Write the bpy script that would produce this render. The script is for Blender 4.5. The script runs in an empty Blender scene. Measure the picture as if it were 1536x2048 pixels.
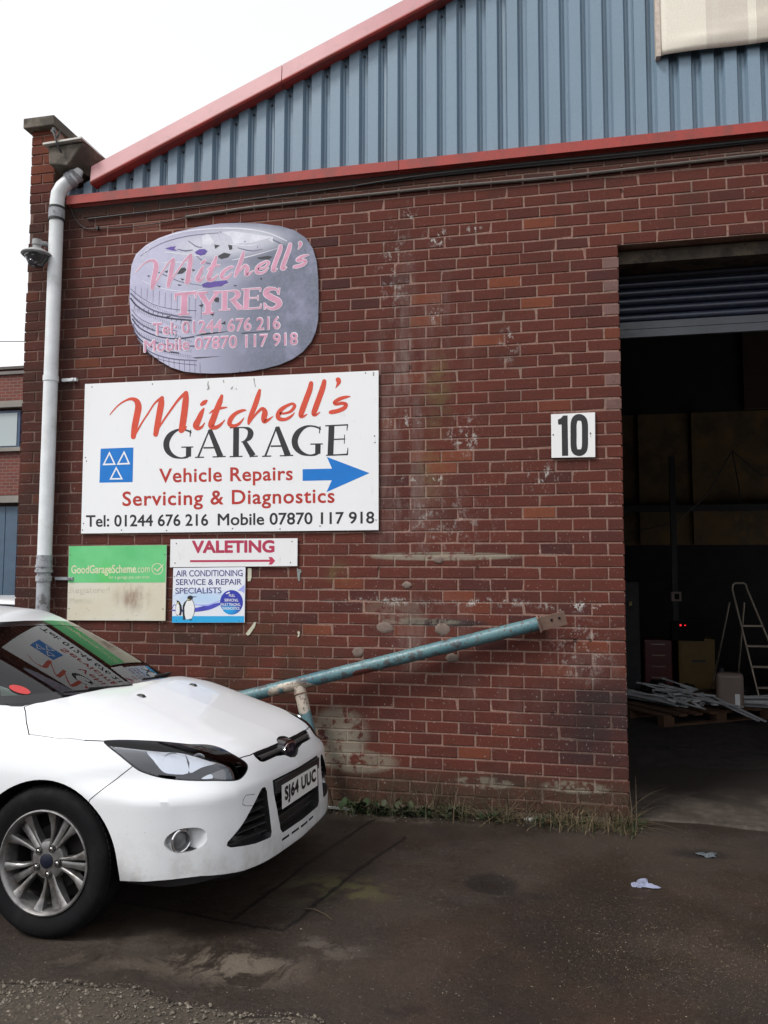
import bpy, bmesh, math, random
import numpy as np
from mathutils import Vector, Matrix, Euler

SC = bpy.context.scene
COL = SC.collection
random.seed(7)
R_ = math.radians

# ------------------------------------------------------------------ camera
F_PX = 1571.45
CAM = np.array([-0.50242, -5.64766, 1.63305])
PITCH, YAW, ROLL = 0.0763360561, 0.208224688, 0.002761453
cp, sp, cy, sy = math.cos(PITCH), math.sin(PITCH), math.cos(YAW), math.sin(YAW)
_f = np.array([-sy*cp, cy*cp, sp]); _r = np.array([cy, sy, 0.0]); _u = np.cross(_r, _f)
_c, _s = math.cos(ROLL), math.sin(ROLL)
AX_R, AX_U, AX_F = _r*_c + _u*_s, _u*_c - _r*_s, _f
cam_d = bpy.data.cameras.new('camera')
cam_d.sensor_fit = 'VERTICAL'; cam_d.sensor_height = 32.0; cam_d.lens = 32.0*F_PX/2048.0
cam_d.clip_start = 0.05; cam_d.clip_end = 2000
cam = bpy.data.objects.new('camera', cam_d); COL.objects.link(cam)
cam.matrix_world = Matrix(((AX_R[0], AX_U[0], -AX_F[0], CAM[0]), (AX_R[1], AX_U[1], -AX_F[1], CAM[1]),
                           (AX_R[2], AX_U[2], -AX_F[2], CAM[2]), (0, 0, 0, 1)))
SC.camera = cam

# ------------------------------------------------------------------ sky, sun, exposure
SUN_EL, SUN_AZ = R_(50), R_(222)          # azimuth clockwise from +y (into the wall)
w = bpy.data.worlds.new('World'); SC.world = w; w.use_nodes = True
nt = w.node_tree; nt.nodes.clear()
sky = nt.nodes.new('ShaderNodeTexSky'); sky.sky_type = 'NISHITA'; sky.sun_disc = False
sky.sun_elevation = SUN_EL; sky.sun_rotation = SUN_AZ; sky.air_density = 1.0; sky.dust_density = 3.0; sky.ozone_density = 1.0
hs = nt.nodes.new('ShaderNodeHueSaturation'); hs.inputs['Saturation'].default_value = 0.10
mx = nt.nodes.new('ShaderNodeMixRGB'); mx.inputs['Fac'].default_value = 0.55
mx.inputs['Color2'].default_value = (7.6, 7.75, 8.0, 1)     # cloud deck
bg = nt.nodes.new('ShaderNodeBackground'); bg.inputs['Strength'].default_value = 0.11
wo = nt.nodes.new('ShaderNodeOutputWorld')
nt.links.new(sky.outputs[0], hs.inputs['Color']); nt.links.new(hs.outputs[0], mx.inputs['Color1'])
nt.links.new(mx.outputs[0], bg.inputs['Color']); nt.links.new(bg.outputs[0], wo.inputs['Surface'])
sd = bpy.data.lights.new('sun', 'SUN'); sd.energy = 1.3; sd.angle = R_(14); sd.color = (1.0, 0.97, 0.93)
so = bpy.data.objects.new('sun', sd); COL.objects.link(so)
dvec = Vector((math.sin(SUN_AZ)*math.cos(SUN_EL), math.cos(SUN_AZ)*math.cos(SUN_EL), math.sin(SUN_EL)))
so.rotation_euler = dvec.to_track_quat('Z', 'Y').to_euler(); so.location = dvec*30
SC.view_settings.view_transform = 'Standard'; SC.view_settings.look = 'None'
SC.view_settings.gamma = 1.0; SC.view_settings.use_curve_mapping = False
SC.view_settings.exposure = 0.75
SC.render.engine = 'CYCLES'
SC.cycles.max_bounces = 8; SC.cycles.diffuse_bounces = 4; SC.cycles.glossy_bounces = 4
SC.cycles.transmission_bounces = 6; SC.cycles.transparent_max_bounces = 12
SC.cycles.use_adaptive_sampling = True; SC.cycles.adaptive_threshold = 0.01
SC.cycles.use_denoising = True
try: SC.cycles.denoiser = 'OPENIMAGEDENOISE'
except Exception: pass
SC.cycles.caustics_reflective = False; SC.cycles.caustics_refractive = False

# ------------------------------------------------------------------ helpers
def on_plane(px, py, Y=0.0):
    """where the line of sight through a point of the survey photo (1536x2048) meets the vertical plane y=Y"""
    d = AX_R*(px-768)/F_PX + AX_U*(1024-py)/F_PX + AX_F
    t = (Y-CAM[1])/d[1]; q = CAM + t*d
    return np.array([q[0], q[2]])

def tag(o, label=None, cat=None, group=None, kind=None):
    if label: o['label'] = label
    if cat: o['category'] = cat
    if group: o['group'] = group
    if kind: o['kind'] = kind
    return o

def empty(name, loc=(0, 0, 0), rot=(0, 0, 0), parent=None):
    o = bpy.data.objects.new(name, None); COL.objects.link(o)
    o.location = loc; o.rotation_euler = rot; o.empty_display_size = 0.1
    if parent: o.parent = parent
    return o

def link(name, me, mats=None, parent=None, smooth=False, sharp=None):
    o = bpy.data.objects.new(name, me); COL.objects.link(o)
    if mats is not None:
        if not isinstance(mats, (list, tuple)): mats = [mats]
        if len(me.materials) == 0:
            for m in mats: me.materials.append(m)
    if smooth:
        me.shade_smooth() if hasattr(me, 'shade_smooth') else None
        if sharp: 
            try: me.set_sharp_from_angle(angle=R_(sharp))
            except Exception: pass
    if parent: o.parent = parent
    return o

def mesh_py(name, V, Fc):
    me = bpy.data.meshes.new(name); me.from_pydata([tuple(map(float, v)) for v in V], [], Fc); me.update()
    return me

class MB:
    """collects simple shapes into one mesh"""
    def __init__(s): s.v = []; s.f = []; s.m = []
    def add(s, V, Fc, mi=0):
        b = len(s.v); s.v += [tuple(map(float, v)) for v in V]; s.f += [tuple(b+i for i in f) for f in Fc]; s.m += [mi]*len(Fc)
    def box(s, a, b, mi=0, M=None):
        (x0, y0, z0), (x1, y1, z1) = a, b
        V = [(x0,y0,z0),(x1,y0,z0),(x1,y1,z0),(x0,y1,z0),(x0,y0,z1),(x1,y0,z1),(x1,y1,z1),(x0,y1,z1)]
        if M is not None: V = [tuple(M @ Vector(v)) for v in V]
        s.add(V, [(0,3,2,1),(4,5,6,7),(0,1,5,4),(1,2,6,5),(2,3,7,6),(3,0,4,7)], mi)
    def tube(s, pts, r, n=10, mi=0, cap=True):
        pts = [Vector(p) for p in pts]; rs = r if isinstance(r, (list, tuple)) else [r]*len(pts)
        b = len(s.v); prev = None
        for i, p in enumerate(pts):
            d = (pts[min(i+1, len(pts)-1)] - pts[max(i-1, 0)]).normalized()
            if prev is None:
                up = Vector((0, 0, 1)) if abs(d.z) < .9 else Vector((1, 0, 0))
                a = d.cross(up).normalized()
            else:
                a = (prev - d*prev.dot(d)).normalized()
            prev = a; c = d.cross(a)
            for k in range(n):
                t = 2*math.pi*k/n
                s.v.append(tuple(p + (a*math.cos(t) + c*math.sin(t))*rs[i]))
        for i in range(len(pts)-1):
            for k in range(n):
                s.f.append((b+i*n+k, b+i*n+(k+1) % n, b+(i+1)*n+(k+1) % n, b+(i+1)*n+k)); s.m.append(mi)
        if cap:
            s.f.append(tuple(b+k for k in range(n))[::-1]); s.m.append(mi)
            s.f.append(tuple(b+(len(pts)-1)*n+k for k in range(n))); s.m.append(mi)
    def lathe(s, prof, axis_o, axis_d, n=32, mi=0, closed=False):
        """prof: (radius, along)"""
        o = Vector(axis_o); d = Vector(axis_d).normalized()
        up = Vector((0, 0, 1)) if abs(d.z) < .9 else Vector((1, 0, 0))
        a = d.cross(up).normalized(); c = d.cross(a); b = len(s.v)
        for (r, h) in prof:
            for k in range(n):
                t = 2*math.pi*k/n
                s.v.append(tuple(o + d*h + (a*math.cos(t) + c*math.sin(t))*r))
        m = len(prof)
        for i in range(m if closed else m-1):
            j = (i+1) % m
            for k in range(n):
                s.f.append((b+i*n+k, b+i*n+(k+1) % n, b+j*n+(k+1) % n, b+j*n+k)); s.m.append(mi)
    def build(s, name, mats=None, parent=None, smooth=False, sharp=35, recalc=True):
        me = mesh_py(name, s.v, s.f)
        if recalc:
            bm = bmesh.new(); bm.from_mesh(me); bmesh.ops.recalc_face_normals(bm, faces=bm.faces); bm.to_mesh(me); bm.free()
        if mats is not None and not isinstance(mats, (list, tuple)): mats = [mats]
        for m in (mats or []): me.materials.append(m)
        if any(s.m): me.polygons.foreach_set('material_index', s.m)
        return link(name, me, None, parent, smooth, sharp)

# ---- materials
def new_mat(name, color=(.5, .5, .5), rough=.6, metal=0.0, spec=.5, coat=0.0, emis=None):
    m = bpy.data.materials.new(name); m.use_nodes = True
    b = m.node_tree.nodes['Principled BSDF']
    b.inputs['Base Color'].default_value = (*color, 1); b.inputs['Roughness'].default_value = rough
    b.inputs['Metallic'].default_value = metal; b.inputs['Specular IOR Level'].default_value = spec
    b.inputs['Coat Weight'].default_value = coat; b.inputs['Coat Roughness'].default_value = .05
    if emis:
        b.inputs['Emission Color'].default_value = (*emis[:3], 1); b.inputs['Emission Strength'].default_value = emis[3]
    return m
class NT:
    def __init__(s, m): s.m = m; s.t = m.node_tree; s.b = s.t.nodes['Principled BSDF']
    def n(s, typ, **kw):
        x = s.t.nodes.new('ShaderNode'+typ)
        for k, v in kw.items(): setattr(x, k, v)
        return x
    def l(s, a, b): s.t.links.new(a, b)
    def geo(s): return s.n('NewGeometry').outputs['Position']
    def obj(s): return s.n('TexCoord').outputs['Object']
    def noise(s, co, scale, detail=4, rough=.55, stretch=None, off=None, dist=0.0):
        if stretch or off:
            mp = s.n('Mapping'); mp.inputs['Scale'].default_value = stretch or (1, 1, 1)
            mp.inputs['Location'].default_value = off or (0, 0, 0); s.l(co, mp.inputs['Vector']); co = mp.outputs[0]
        x = s.n('TexNoise'); x.inputs['Scale'].default_value = scale; x.inputs['Detail'].default_value = detail
        x.inputs['Roughness'].default_value = rough; x.inputs['Distortion'].default_value = dist; s.l(co, x.inputs['Vector'])
        return x.outputs['Fac']
    def rng(s, v, a, b, c=0.0, d=1.0):
        x = s.n('MapRange'); x.inputs['From Min'].default_value = a; x.inputs['From Max'].default_value = b
        x.inputs['To Min'].default_value = c; x.inputs['To Max'].default_value = d; s.l(v, x.inputs['Value'])
        x.interpolation_type = 'SMOOTHSTEP'
        return x.outputs[0]
    def mul(s, a, b, op='MULTIPLY'):
        x = s.n('Math', operation=op)
        for i, v in enumerate((a, b)):
            if isinstance(v, (int, float)): x.inputs[i].default_value = v
            else: s.l(v, x.inputs[i])
        return x.outputs[0]
    def mix(s, fac, a, b, typ='MIX'):
        x = s.n('MixRGB', blend_type=typ)
        for i, v in enumerate((fac, a, b)):
            if isinstance(v, (int, float)): x.inputs[i].default_value = v
            elif isinstance(v, tuple): x.inputs[i].default_value = (*v[:3], 1)
            else: s.l(v, x.inputs[i])
        return x.outputs[0]
    def blob(s, co, c, r, soft=.6):
        """soft ellipsoid mask round c with radii r (0 in r = ignore that axis)"""
        mp = s.n('Mapping'); mp.vector_type = 'TEXTURE'
        mp.inputs['Location'].default_value = c
        mp.inputs['Scale'].default_value = [q if q else 1e6 for q in r]; s.l(co, mp.inputs['Vector'])
        ln = s.n('VectorMath', operation='LENGTH'); s.l(mp.outputs[0], ln.inputs[0])
        return s.rng(ln.outputs['Value'], 1.0, 1.0-soft)
    def ramp(s, v, stops):
        x = s.n('ValToRGB'); e = x.color_ramp.elements
        while len(e) < len(stops): e.new(.5)
        for k, (p, c) in enumerate(stops): e[k].position = p; e[k].color = (*c, 1)
        s.l(v, x.inputs['Fac']); return x.outputs['Color']
    def bump(s, h, dist=.002, strength=1.0):
        x = s.n('Bump'); x.inputs['Distance'].default_value = dist; x.inputs['Strength'].default_value = strength
        s.l(h, x.inputs['Height']); s.l(x.outputs[0], s.b.inputs['Normal'])
    def col(s, c): s.l(c, s.b.inputs['Base Color'])
    def rgh(s, c): s.l(c, s.b.inputs['Roughness'])

def rough_mat(name, color, rough=.7, var=.25, scale=30, bump=.001, coat=0, metal=0, spec=.5, dirt=None):
    m = new_mat(name, color, rough, metal, spec, coat); k = NT(m); co = k.obj()
    n1 = k.noise(co, scale, 5); n2 = k.noise(co, scale*.13+.5, 3)
    f = k.rng(k.mul(n1, n2, 'ADD'), .6, 1.4, 1-var, 1+var)
    c = k.mix(1.0, tuple(color), f, 'MULTIPLY')
    if dirt: c = k.mix(k.mul(k.rng(k.noise(co, dirt[1], 6, .65), dirt[2], dirt[2]+.15), dirt[3]), c, dirt[0])
    k.col(c); k.rgh(k.rng(n1, .3, .7, max(0.02, rough-.1), min(1, rough+.1)))
    if bump: k.bump(n1, bump, .6)
    return m
def glass_mat(name, tint=(1, 1, 1), ior=1.5, rough=0.0, fac_add=0.0):
    m = bpy.data.materials.new(name); m.use_nodes = True; t = m.node_tree; t.nodes.clear()
    fr = t.nodes.new('ShaderNodeFresnel'); fr.inputs['IOR'].default_value = ior
    ad = t.nodes.new('ShaderNodeMath'); ad.operation = 'ADD'; ad.use_clamp = True; ad.inputs[1].default_value = fac_add
    tr = t.nodes.new('ShaderNodeBsdfTransparent'); tr.inputs[0].default_value = (*tint, 1)
    gl = t.nodes.new('ShaderNodeBsdfGlossy'); gl.inputs['Roughness'].default_value = rough
    mi = t.nodes.new('ShaderNodeMixShader'); o = t.nodes.new('ShaderNodeOutputMaterial')
    t.links.new(fr.outputs[0], ad.inputs[0]); t.links.new(ad.outputs[0], mi.inputs[0])
    t.links.new(tr.outputs[0], mi.inputs[1]); t.links.new(gl.outputs[0], mi.inputs[2]); t.links.new(mi.outputs[0], o.inputs[0])
    return m

SLOPE = -0.0373
def gz(y): return SLOPE*(y+1.6)       # height of the sloping yard
def text_mesh(s, offset=0.0, spacing=1.0, word=1.0):
    cu = bpy.data.curves.new('txt', 'FONT'); cu.body = s; cu.size = 1.0; cu.offset = offset; cu.resolution_u = 4
    cu.space_character = spacing; cu.space_word = word
    o = bpy.data.objects.new('txt', cu); COL.objects.link(o)
    dg = bpy.context.evaluated_depsgraph_get(); dg.update()
    me = bpy.data.meshes.new_from_object(o.evaluated_get(dg)); bpy.data.objects.remove(o); bpy.data.curves.remove(cu)
    me.materials.clear(); return me
import numpy as np
def pch(x, X, Y):
    X=np.asarray(X,float);Y=np.asarray(Y,float)
    h=np.diff(X);d=np.diff(Y)/h
    m=np.zeros(len(X)); m[0]=d[0];m[-1]=d[-1]
    for i in range(1,len(X)-1):
        if d[i-1]*d[i]>0: m[i]=2*d[i-1]*d[i]/(d[i-1]+d[i])
    x=np.asarray(x,float);i=np.clip(np.searchsorted(X,x)-1,0,len(h)-1)
    t=(x-X[i])/h[i]; tc=np.clip(t,0,1)
    y=((2*tc**3-3*tc**2+1)*Y[i]+(tc**3-2*tc**2+tc)*h[i]*m[i]+(-2*tc**3+3*tc**2)*Y[i+1]+(tc**3-tc**2)*h[i]*m[i+1])
    return y+np.where(t>1,(t-1)*h[i]*m[i+1],0)+np.where(t<0,t*h[i]*m[i],0)
def ss(a,b,x):
    t=np.clip((x-a)/(b-a),0,1); return t*t*(3-2*t)
def smax(a,b,k):
    h=np.clip(.5+.5*(a-b)/k,0,1)
    return b*(1-h)+a*h+k*h*(1-h)
DY=[0,.3,.42,.5,.55,.6,.66,.7,.75,.8,.84,.88,.92,.96]
D_HI=[0,.014,.028,.046,.062,.085,.13,.19,.28,.39,.48,.62,.95,1.5]
D_LO=[0,.012,.022,.035,.048,.065,.10,.13,.18,.25,.31,.41,.75,1.3]
def F(x,y,z,top=True):
    a=np.abs(y)
    zs=z-.09*ss(.1,-1.4,x)
    Ys=pch(zs,[.12,.2,.28,.36,.48,.6,.68,.76,.83,.9,1.0],[.70,.82,.872,.893,.903,.904,.897,.874,.838,.79,.70])
    Ys=Ys-.05*ss(-2.6,-3.5,x)**2
    fs=a-Ys
    dl=pch(a,DY,D_LO);dh=pch(a,DY,D_HI);w=ss(.60,.70,z)
    X0=pch(z,[.10,.17,.22,.28,.34,.45,.54,.62,.645,.70,.74,.78,.85],[.70,.80,.862,.888,.888,.878,.866,.857,.846,.815,.785,.72,.5])
    ff=x-(X0-(dl*(1-w)+dh*w))
    fr=(-3.42+.12*np.abs(z-.55)**1.5+.35*(a/.9)**4)-x
    Zc=pch(x,[-3.5,-3.3,-1.5,-.6,-.3,0,.1,.3,.5,.6,.7,.76,.80,.9],[.98,1.02,1.04,1.05,1.035,1.005,.987,.943,.880,.842,.795,.758,.725,.6])
    dr=pch(a,[0,.3,.5,.62,.7,.76,.8,.86,.92],[0,.006,.022,.042,.065,.098,.135,.21,.32])
    ft=(z-(Zc-dr*(.75+.25*ss(-.4,.3,x))))*.9
    fb=.17-z
    f=smax(fs,ff,.03)
    f=np.maximum(f,fr) if False else smax(f,fr,.06)
    if top: f=smax(f,ft,.035)
    return smax(f,fb,.03)
# ================================================================== brick workshop
BL, CRS, JT = 0.2318, 0.08455, 0.0103          # brick module, course, joint
ZJ0 = 3.9552                                    # bed joint level with the head of the doorway
bld = empty('workshop_building'); tag(bld, 'red brick workshop with blue ribbed metal gable and dark open doorway', 'building')

def wall_marks(k, co, c, is_mortar=False):
    """stains, splashes and dirt that stay put on the wall (world metres)"""
    n1 = k.noise(co, 3.0, 5, .6); n2 = k.noise(co, 26, 5, .7); n3 = k.noise(co, 9, 6, .7)
    fine = k.noise(co, 90, 3, .6)
    P = lambda x, z, rx, rz, soft=.7: k.blob(co, (x, 0, z), (rx, 0, rz), soft)
    # darker mottled band below the red strip, dirt round the down pipe
    sx = k.n('SeparateXYZ'); k.l(co, sx.inputs[0])
    top = k.mul(k.mul(k.rng(sx.outputs['Z'], 4.40, 4.62), k.rng(sx.outputs['X'], -4.56, -4.46)), k.rng(n3, .25, .55, .35, .95))
    c = k.mix(k.mul(top, .75), c, (.034, .028, .022))
    left = k.mul(k.mul(k.rng(sx.outputs['X'], -3.85, -4.45), k.rng(sx.outputs['Z'], 4.95, 4.60)), k.rng(n1, .3, .6, .45, .95))
    c = k.mix(k.mul(left, .62), c, (.026, .017, .014))
    c = k.mix(k.mul(k.mul(P(-3.2, 1.25, .95, .35), k.rng(n3, .3, .6)), .55), c, (.045, .030, .020))
    c = k.mix(k.mul(k.mul(P(-2.6, .9, .9, .5), k.rng(n1, .35, .6)), .5), c, (.055, .036, .022))
    # blackened corner by the doorway
    blk = k.mul(P(-.10, .62, .75, .55, .8), k.rng(n1, .30, .60, .5, 1.0))
    c = k.mix(k.mul(blk, .80), c, (.022, .021, .023))
    c = k.mix(k.mul(P(-1.25, 1.27, .36, .035, .4), .75), c, (.02, .02, .024))
    # mossy plinth
    low = k.mul(k.rng(sx.outputs['Z'], .30, .12), k.rng(n3, .3, .6, .5, 1))
    c = k.mix(k.mul(low, .72), c, (.045, .040, .026))
    # bloom: milky vertical runs
    run = k.noise(co, 5.0, 6, .72, stretch=(1, 1, .22))
    for (x, z, rx, rz, a) in ((-1.55, 3.0, .30, 1.35, .55), (-1.20, 3.4, .26, .7, .30), (-1.45, 1.15, .55, .5, .32), (-1.5, 2.1, .5, .5, .35), (-3.9, 3.9, .28, .55, .32), (-3.55, 3.3, .25, .4, .25), (-.28, .98, .34, .16, .40), (-.9, .75, .5, .35, .16)):
        c = k.mix(k.mul(k.mul(P(x, z, rx, rz, .95), k.rng(run, .42, .68)), a), c, (.27, .225, .205))
    # yellow-green lichen
    for (x, z, rx, rz, a) in ((-1.30, 2.95, .16, .45, .45), (-1.35, 2.35, .15, .3, .35), (-2.05, 1.62, .14, .12, .55)):
        c = k.mix(k.mul(k.mul(P(x, z, rx, rz, .9), k.rng(n3, .40, .60)), a), c, (.16, .14, .055))
    # flaking lime paint: pale course, lower left patch, pale bricks
    fl = k.rng(n3, .42, .50)
    for (x, z, rx, rz, a) in ((-1.28, 1.748, .66, .036, .62), (-2.03, .46, .26, .22, .60), (-1.90, .27, .36, .10, .50), (-.98, .165, .24, .05, .45), (-.35, .17, .26, .05, .40), (-1.42, 1.275, .34, .034, .40), (-1.6, 1.36, .3, .1, .18)):
        c = k.mix(k.mul(k.mul(P(x, z, rx, rz, .35), fl), a), c, (.30, .285, .22))
    # white splashes and bird lime
    vor = k.mul(k.noise(co, 42, 5, .8, stretch=(1, 1, .55), dist=.6), k.rng(k.noise(co, 11, 4, .7), .40, .62, .72, 1.10))
    for (x, z, rx, rz, a) in ((-1.50, 4.33, .07, .12, .9), (-1.30, 4.12, .14, .10, .9), (-1.02, 4.16, .08, .05, .8), (-.78, 3.28, .10, .18, .8), (-1.32, 3.55, .09, .12, .7), (-1.1, 2.62, .20, .22, .6),
                              (-1.35, 2.315, .36, .035, .8), (-.55, 2.3, .16, .14, .7), (-1.55, 2.75, .2, .12, .6), (-.95, 1.42, .45, .045, .7), (-.35, 1.40, .34, .05, .95), (-1.7, 1.42, .55, .045, .6), (-1.62, 3.9, .18, .5, .4), (-1.25, 2.0, .5, .3, .30), (-.3, 1.1, .3, .3, .35)):
        c = k.mix(k.mul(k.mul(P(x, z, rx, rz, .85), k.rng(vor, .505, .56)), a), c, (.50, .49, .46))
    spk = k.mul(k.rng(k.noise(co, 75, 3, .6, stretch=(1, 1, .6)), .655, .69), k.rng(sx.outputs['Z'], 3.2, 1.6, .25, 1.0))
    c = k.mix(k.mul(spk, .60), c, (.42, .40, .37))
    # overall grime
    c = k.mix(k.mul(k.rng(n1, .45, .75), .35), c, (.05, .030, .024))
    return c

brick_m = new_mat('red_brick', (.11, .033, .026), .88, 0, .14); k = NT(brick_m); co = k.geo()
at_ = k.n('Attribute'); at_.attribute_name = 'tint'
base = k.ramp(at_.outputs['Fac'], [(0, (.058, .027, .026)), (.12, (.074, .026, .023)), (.30, (.090, .0285, .0225)), (.70, (.110, .0325, .0240)), (.86, (.126, .038, .026)), (.93, (.150, .045, .027)), (.975, (.195, .062, .034)), (1, (.175, .105, .095))])
nn1 = k.noise(co, 140, 4, .6); nn2 = k.noise(co, 14, 5, .65)
c = k.mix(1.0, base, k.rng(nn1, .3, .7, .80, 1.22), 'MULTIPLY'); c = k.mix(k.mul(k.rng(nn2, .55, .75), .35), c, (.06, .035, .028))
c = k.mix(k.rng(k.noise(co, 1.4, 4, .6), .42, .66, 0, .26), c, (.125, .036, .025))
c = k.mix(k.mul(k.rng(k.noise(co, 300, 2, .5), .62, .72), .5), c, (.035, .018, .016))
c = wall_marks(k, co, c); k.col(c); k.bump(k.mul(k.mul(nn1, k.noise(co, 420, 2), 'ADD'), k.mul(k.noise(co, 28, 4, .7), 2.2), 'ADD'), .0022, .8)
mortar_m = new_mat('pinkish_mortar', (.30, .18, .15), .95, 0, .2); k = NT(mortar_m); co = k.geo()
m1 = k.noise(co, 60, 5, .7); m2 = k.noise(co, 5, 4)
c = k.mix(k.rng(m1, .3, .7), (.185, .102, .080), (.31, .188, .152)); c = k.mix(k.mul(k.rng(m2, .45, .65), .45), c, (.22, .175, .14))
c = wall_marks(k, co, c, True); k.col(c); k.bump(m1, .003, .8)

# ---- mortar body of the wall (one solid with the doorway left out)
MY = .0042
WL, WR, WT = -4.757, 2.9, ZJ0+9.02*CRS
m = MB()
m.box((WL+.012, MY, -.40), (-.010, .33, ZJ0)); m.box((WL+.012, MY, ZJ0), (WR, .33, WT))
m.box((3.6, MY, -.4), (8.0, .33, ZJ0)); m.box((WR, .0076, ZJ0+.001), (8.0, .33, WT)) 
wallp = m.build('brick_wall', mortar_m, bld)

def brick_mesh(L, tint, seed, depth=.10, hgt=CRS-JT):
    rd = random.Random(seed); ch = .0035
    j = lambda a: rd.uniform(-a, a)
    x0, x1, z0, z1 = -L/2, L/2, -hgt/2, hgt/2
    f = [(x0+ch+j(.0015), 0+j(.0006), z0+ch+j(.0012)), (x1-ch+j(.0015), j(.0006), z0+ch+j(.0012)), (x1-ch+j(.0015), j(.0006), z1-ch+j(.0012)), (x0+ch+j(.0015), j(.0006), z1-ch+j(.0012))]
    g = [(x0+j(.0012), ch, z0+j(.0008)), (x1+j(.0012), ch, z0+j(.0008)), (x1+j(.0012), ch, z1+j(.0008)), (x0+j(.0012), ch, z1+j(.0008))]
    if rd.random() < .22:
        i_ = rd.randrange(4); sx_ = 1 if i_ in (0, 3) else -1; sz_ = 1 if i_ < 2 else -1; q_ = rd.uniform(.3, 1.0)
        f[i_] = (f[i_][0]+sx_*.007*q_, .0025, f[i_][2]+sz_*.005*q_); g[i_] = (g[i_][0]+sx_*.003*q_, g[i_][1]+.004, g[i_][2]+sz_*.003*q_)
    b = [(x0, depth, z0), (x1, depth, z0), (x1, depth, z1), (x0, depth, z1)]
    Fc = [(0, 1, 2, 3)] + [(4+i, 4+(i+1) % 4, (i+1) % 4, i) for i in range(4)] + [(8+i, 8+(i+1) % 4, 4+(i+1) % 4, 4+i) for i in range(4)]
    return f+g+b, Fc
def px_of(x, z):
    d = np.array([x, 0, z])-CAM; zz = d @ AX_F; return 768+F_PX*(d @ AX_R)/zz, 1024-F_PX*(d @ AX_U)/zz, zz
HID = [(150, 755, 765, 1070), (132, 1078, 600, 1248), (262, 455, 640, 745), (-50, 1240, 480, 2100), (480, 1420, 650, 2100), (82, 380, 128, 1240)]
bricks = []
rb = random.Random(11)
SPEC = {}   # odd bricks seen in the photograph: (row, x) -> tint
for row in range(-9, 47):
    zc = ZJ0-(row+.5)*CRS
    odd = row % 2 != 0
    shift = 0
    if row < 0:
        x = 2.9; start = 2.9 - (BL*.5 if odd else 0) + .03
        xs = [(start-i*BL-BL, start-i*BL) for i in range(0, 36)]
        xs = [(max(a, WL), min(b, 2.9)) for a, b in xs if b > WL+.04 and a < 2.9]
    else:
        xs = []; b = -.000
        first = .1056 if odd else (BL-JT)
        cur = -first; xs.append((cur-JT/2, JT/2))
        cur -= JT/2
        while cur > WL+.04:
            nx = cur-BL; 
            if nx < WL+.05: nx = WL-JT/2
            xs.append((nx, cur)); cur = nx
    jj = rb.uniform(-.004, .004)
    edges = []
    for n_, (a, b) in enumerate(xs):
        ea = JT/2+rb.uniform(-.0018, .0030); eb = JT/2+rb.uniform(-.0018, .0030)
        L = (b-a)-ea-eb
        if L < .03: continue
        xc = (a+ea+b-eb)/2 + (jj if 0 < n_ < len(xs)-1 else 0)
        t = min(.90, max(.02, rb.gauss(.50, .15)))
        if rb.random() < .016: t = rb.uniform(.90, .945)
        elif rb.random() < .03: t = rb.uniform(.02, .12)
        if row >= 0 and odd and n_ == 0 and row < 14: t = rb.uniform(.9, .93) if rb.random() < .3 else 1.0
        bricks.append([xc, zc+.0022*math.sin(xc*1.9+row*.7)+rb.uniform(-.0014, .0014), L, t, rb.uniform(-.0018, .0012), row])
for (x, z, t) in ((-4.03, 3.63, .975), (-3.63, 4.42, .985), (-1.42, 3.655, .95), (-1.42, 3.49, .95), (-.93, 3.315, .96), (-.58, 4.16, .95), (-.78, 3.74, .955), (-.66, 3.56, .955), (-1.2, 2.48, .96), (-1.3, 2.4, .965), (-.22, 1.13, .93), (-.55, 2.05, .97), (-2.2, 1.2, .95)):
    q = min(bricks, key=lambda b: (b[0]-x)**2+((b[1]-z)*2)**2); q[3] = t
def weight(b):
    px, py, zz = px_of(b[0], b[1])
    if not (-5 < px < 1541 and -5 < py < 2053): return 0
    if any(a < px < c and d < py < e for a, d, c, e in HID): return 0
    return b[2]/zz**2
order = sorted(bricks, key=weight, reverse=True)
single, rest = order[:296], order[296:]
cache = {}
def tint_attr(me, vals):
    a = me.attributes.new('tint', 'FLOAT', 'FACE'); a.data.foreach_set('value', vals)
PALE = {-1.0: .5}
for b in single:
    L = round(b[2], 3); tq = round(b[3]*12)/12 if 0 <= b[3] < .9 else b[3]; L2 = min((.2215, .2195, .1056, .104, .223), key=lambda v: abs(v-L))
    key = (L2 if abs(L2-L) < .004 else L, tq, rb.randint(0, 3))
    if key not in cache:
        V_, Fc = brick_mesh(key[0], tq, len(cache)); me = mesh_py('brick', V_, Fc); me.materials.append(brick_m)
        tint_attr(me, [max(0.0, tq) if tq >= 0 else .02]*len(Fc)); cache[key] = me
    o = bpy.data.objects.new('brick', cache[key]); COL.objects.link(o); o.parent = wallp
    o.location = (b[0], b[4], b[1]); o.rotation_euler = (0, rb.uniform(-.004, .004), rb.uniform(-.004, .004))
m = MB(); tv = []
for n_, b in enumerate(rest):
    V_, Fc = brick_mesh(b[2], b[3], 1000+n_)
    m.add([(x+b[0], y+b[4], z+b[1]) for x, y, z in V_], Fc); tv += [max(0.0, b[3])]*len(Fc)
me = mesh_py('brickwork', m.v, m.f); me.materials.append(brick_m); tint_attr(me, tv)
tag(link('brickwork', me, None, wallp), kind='stuff')
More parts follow.
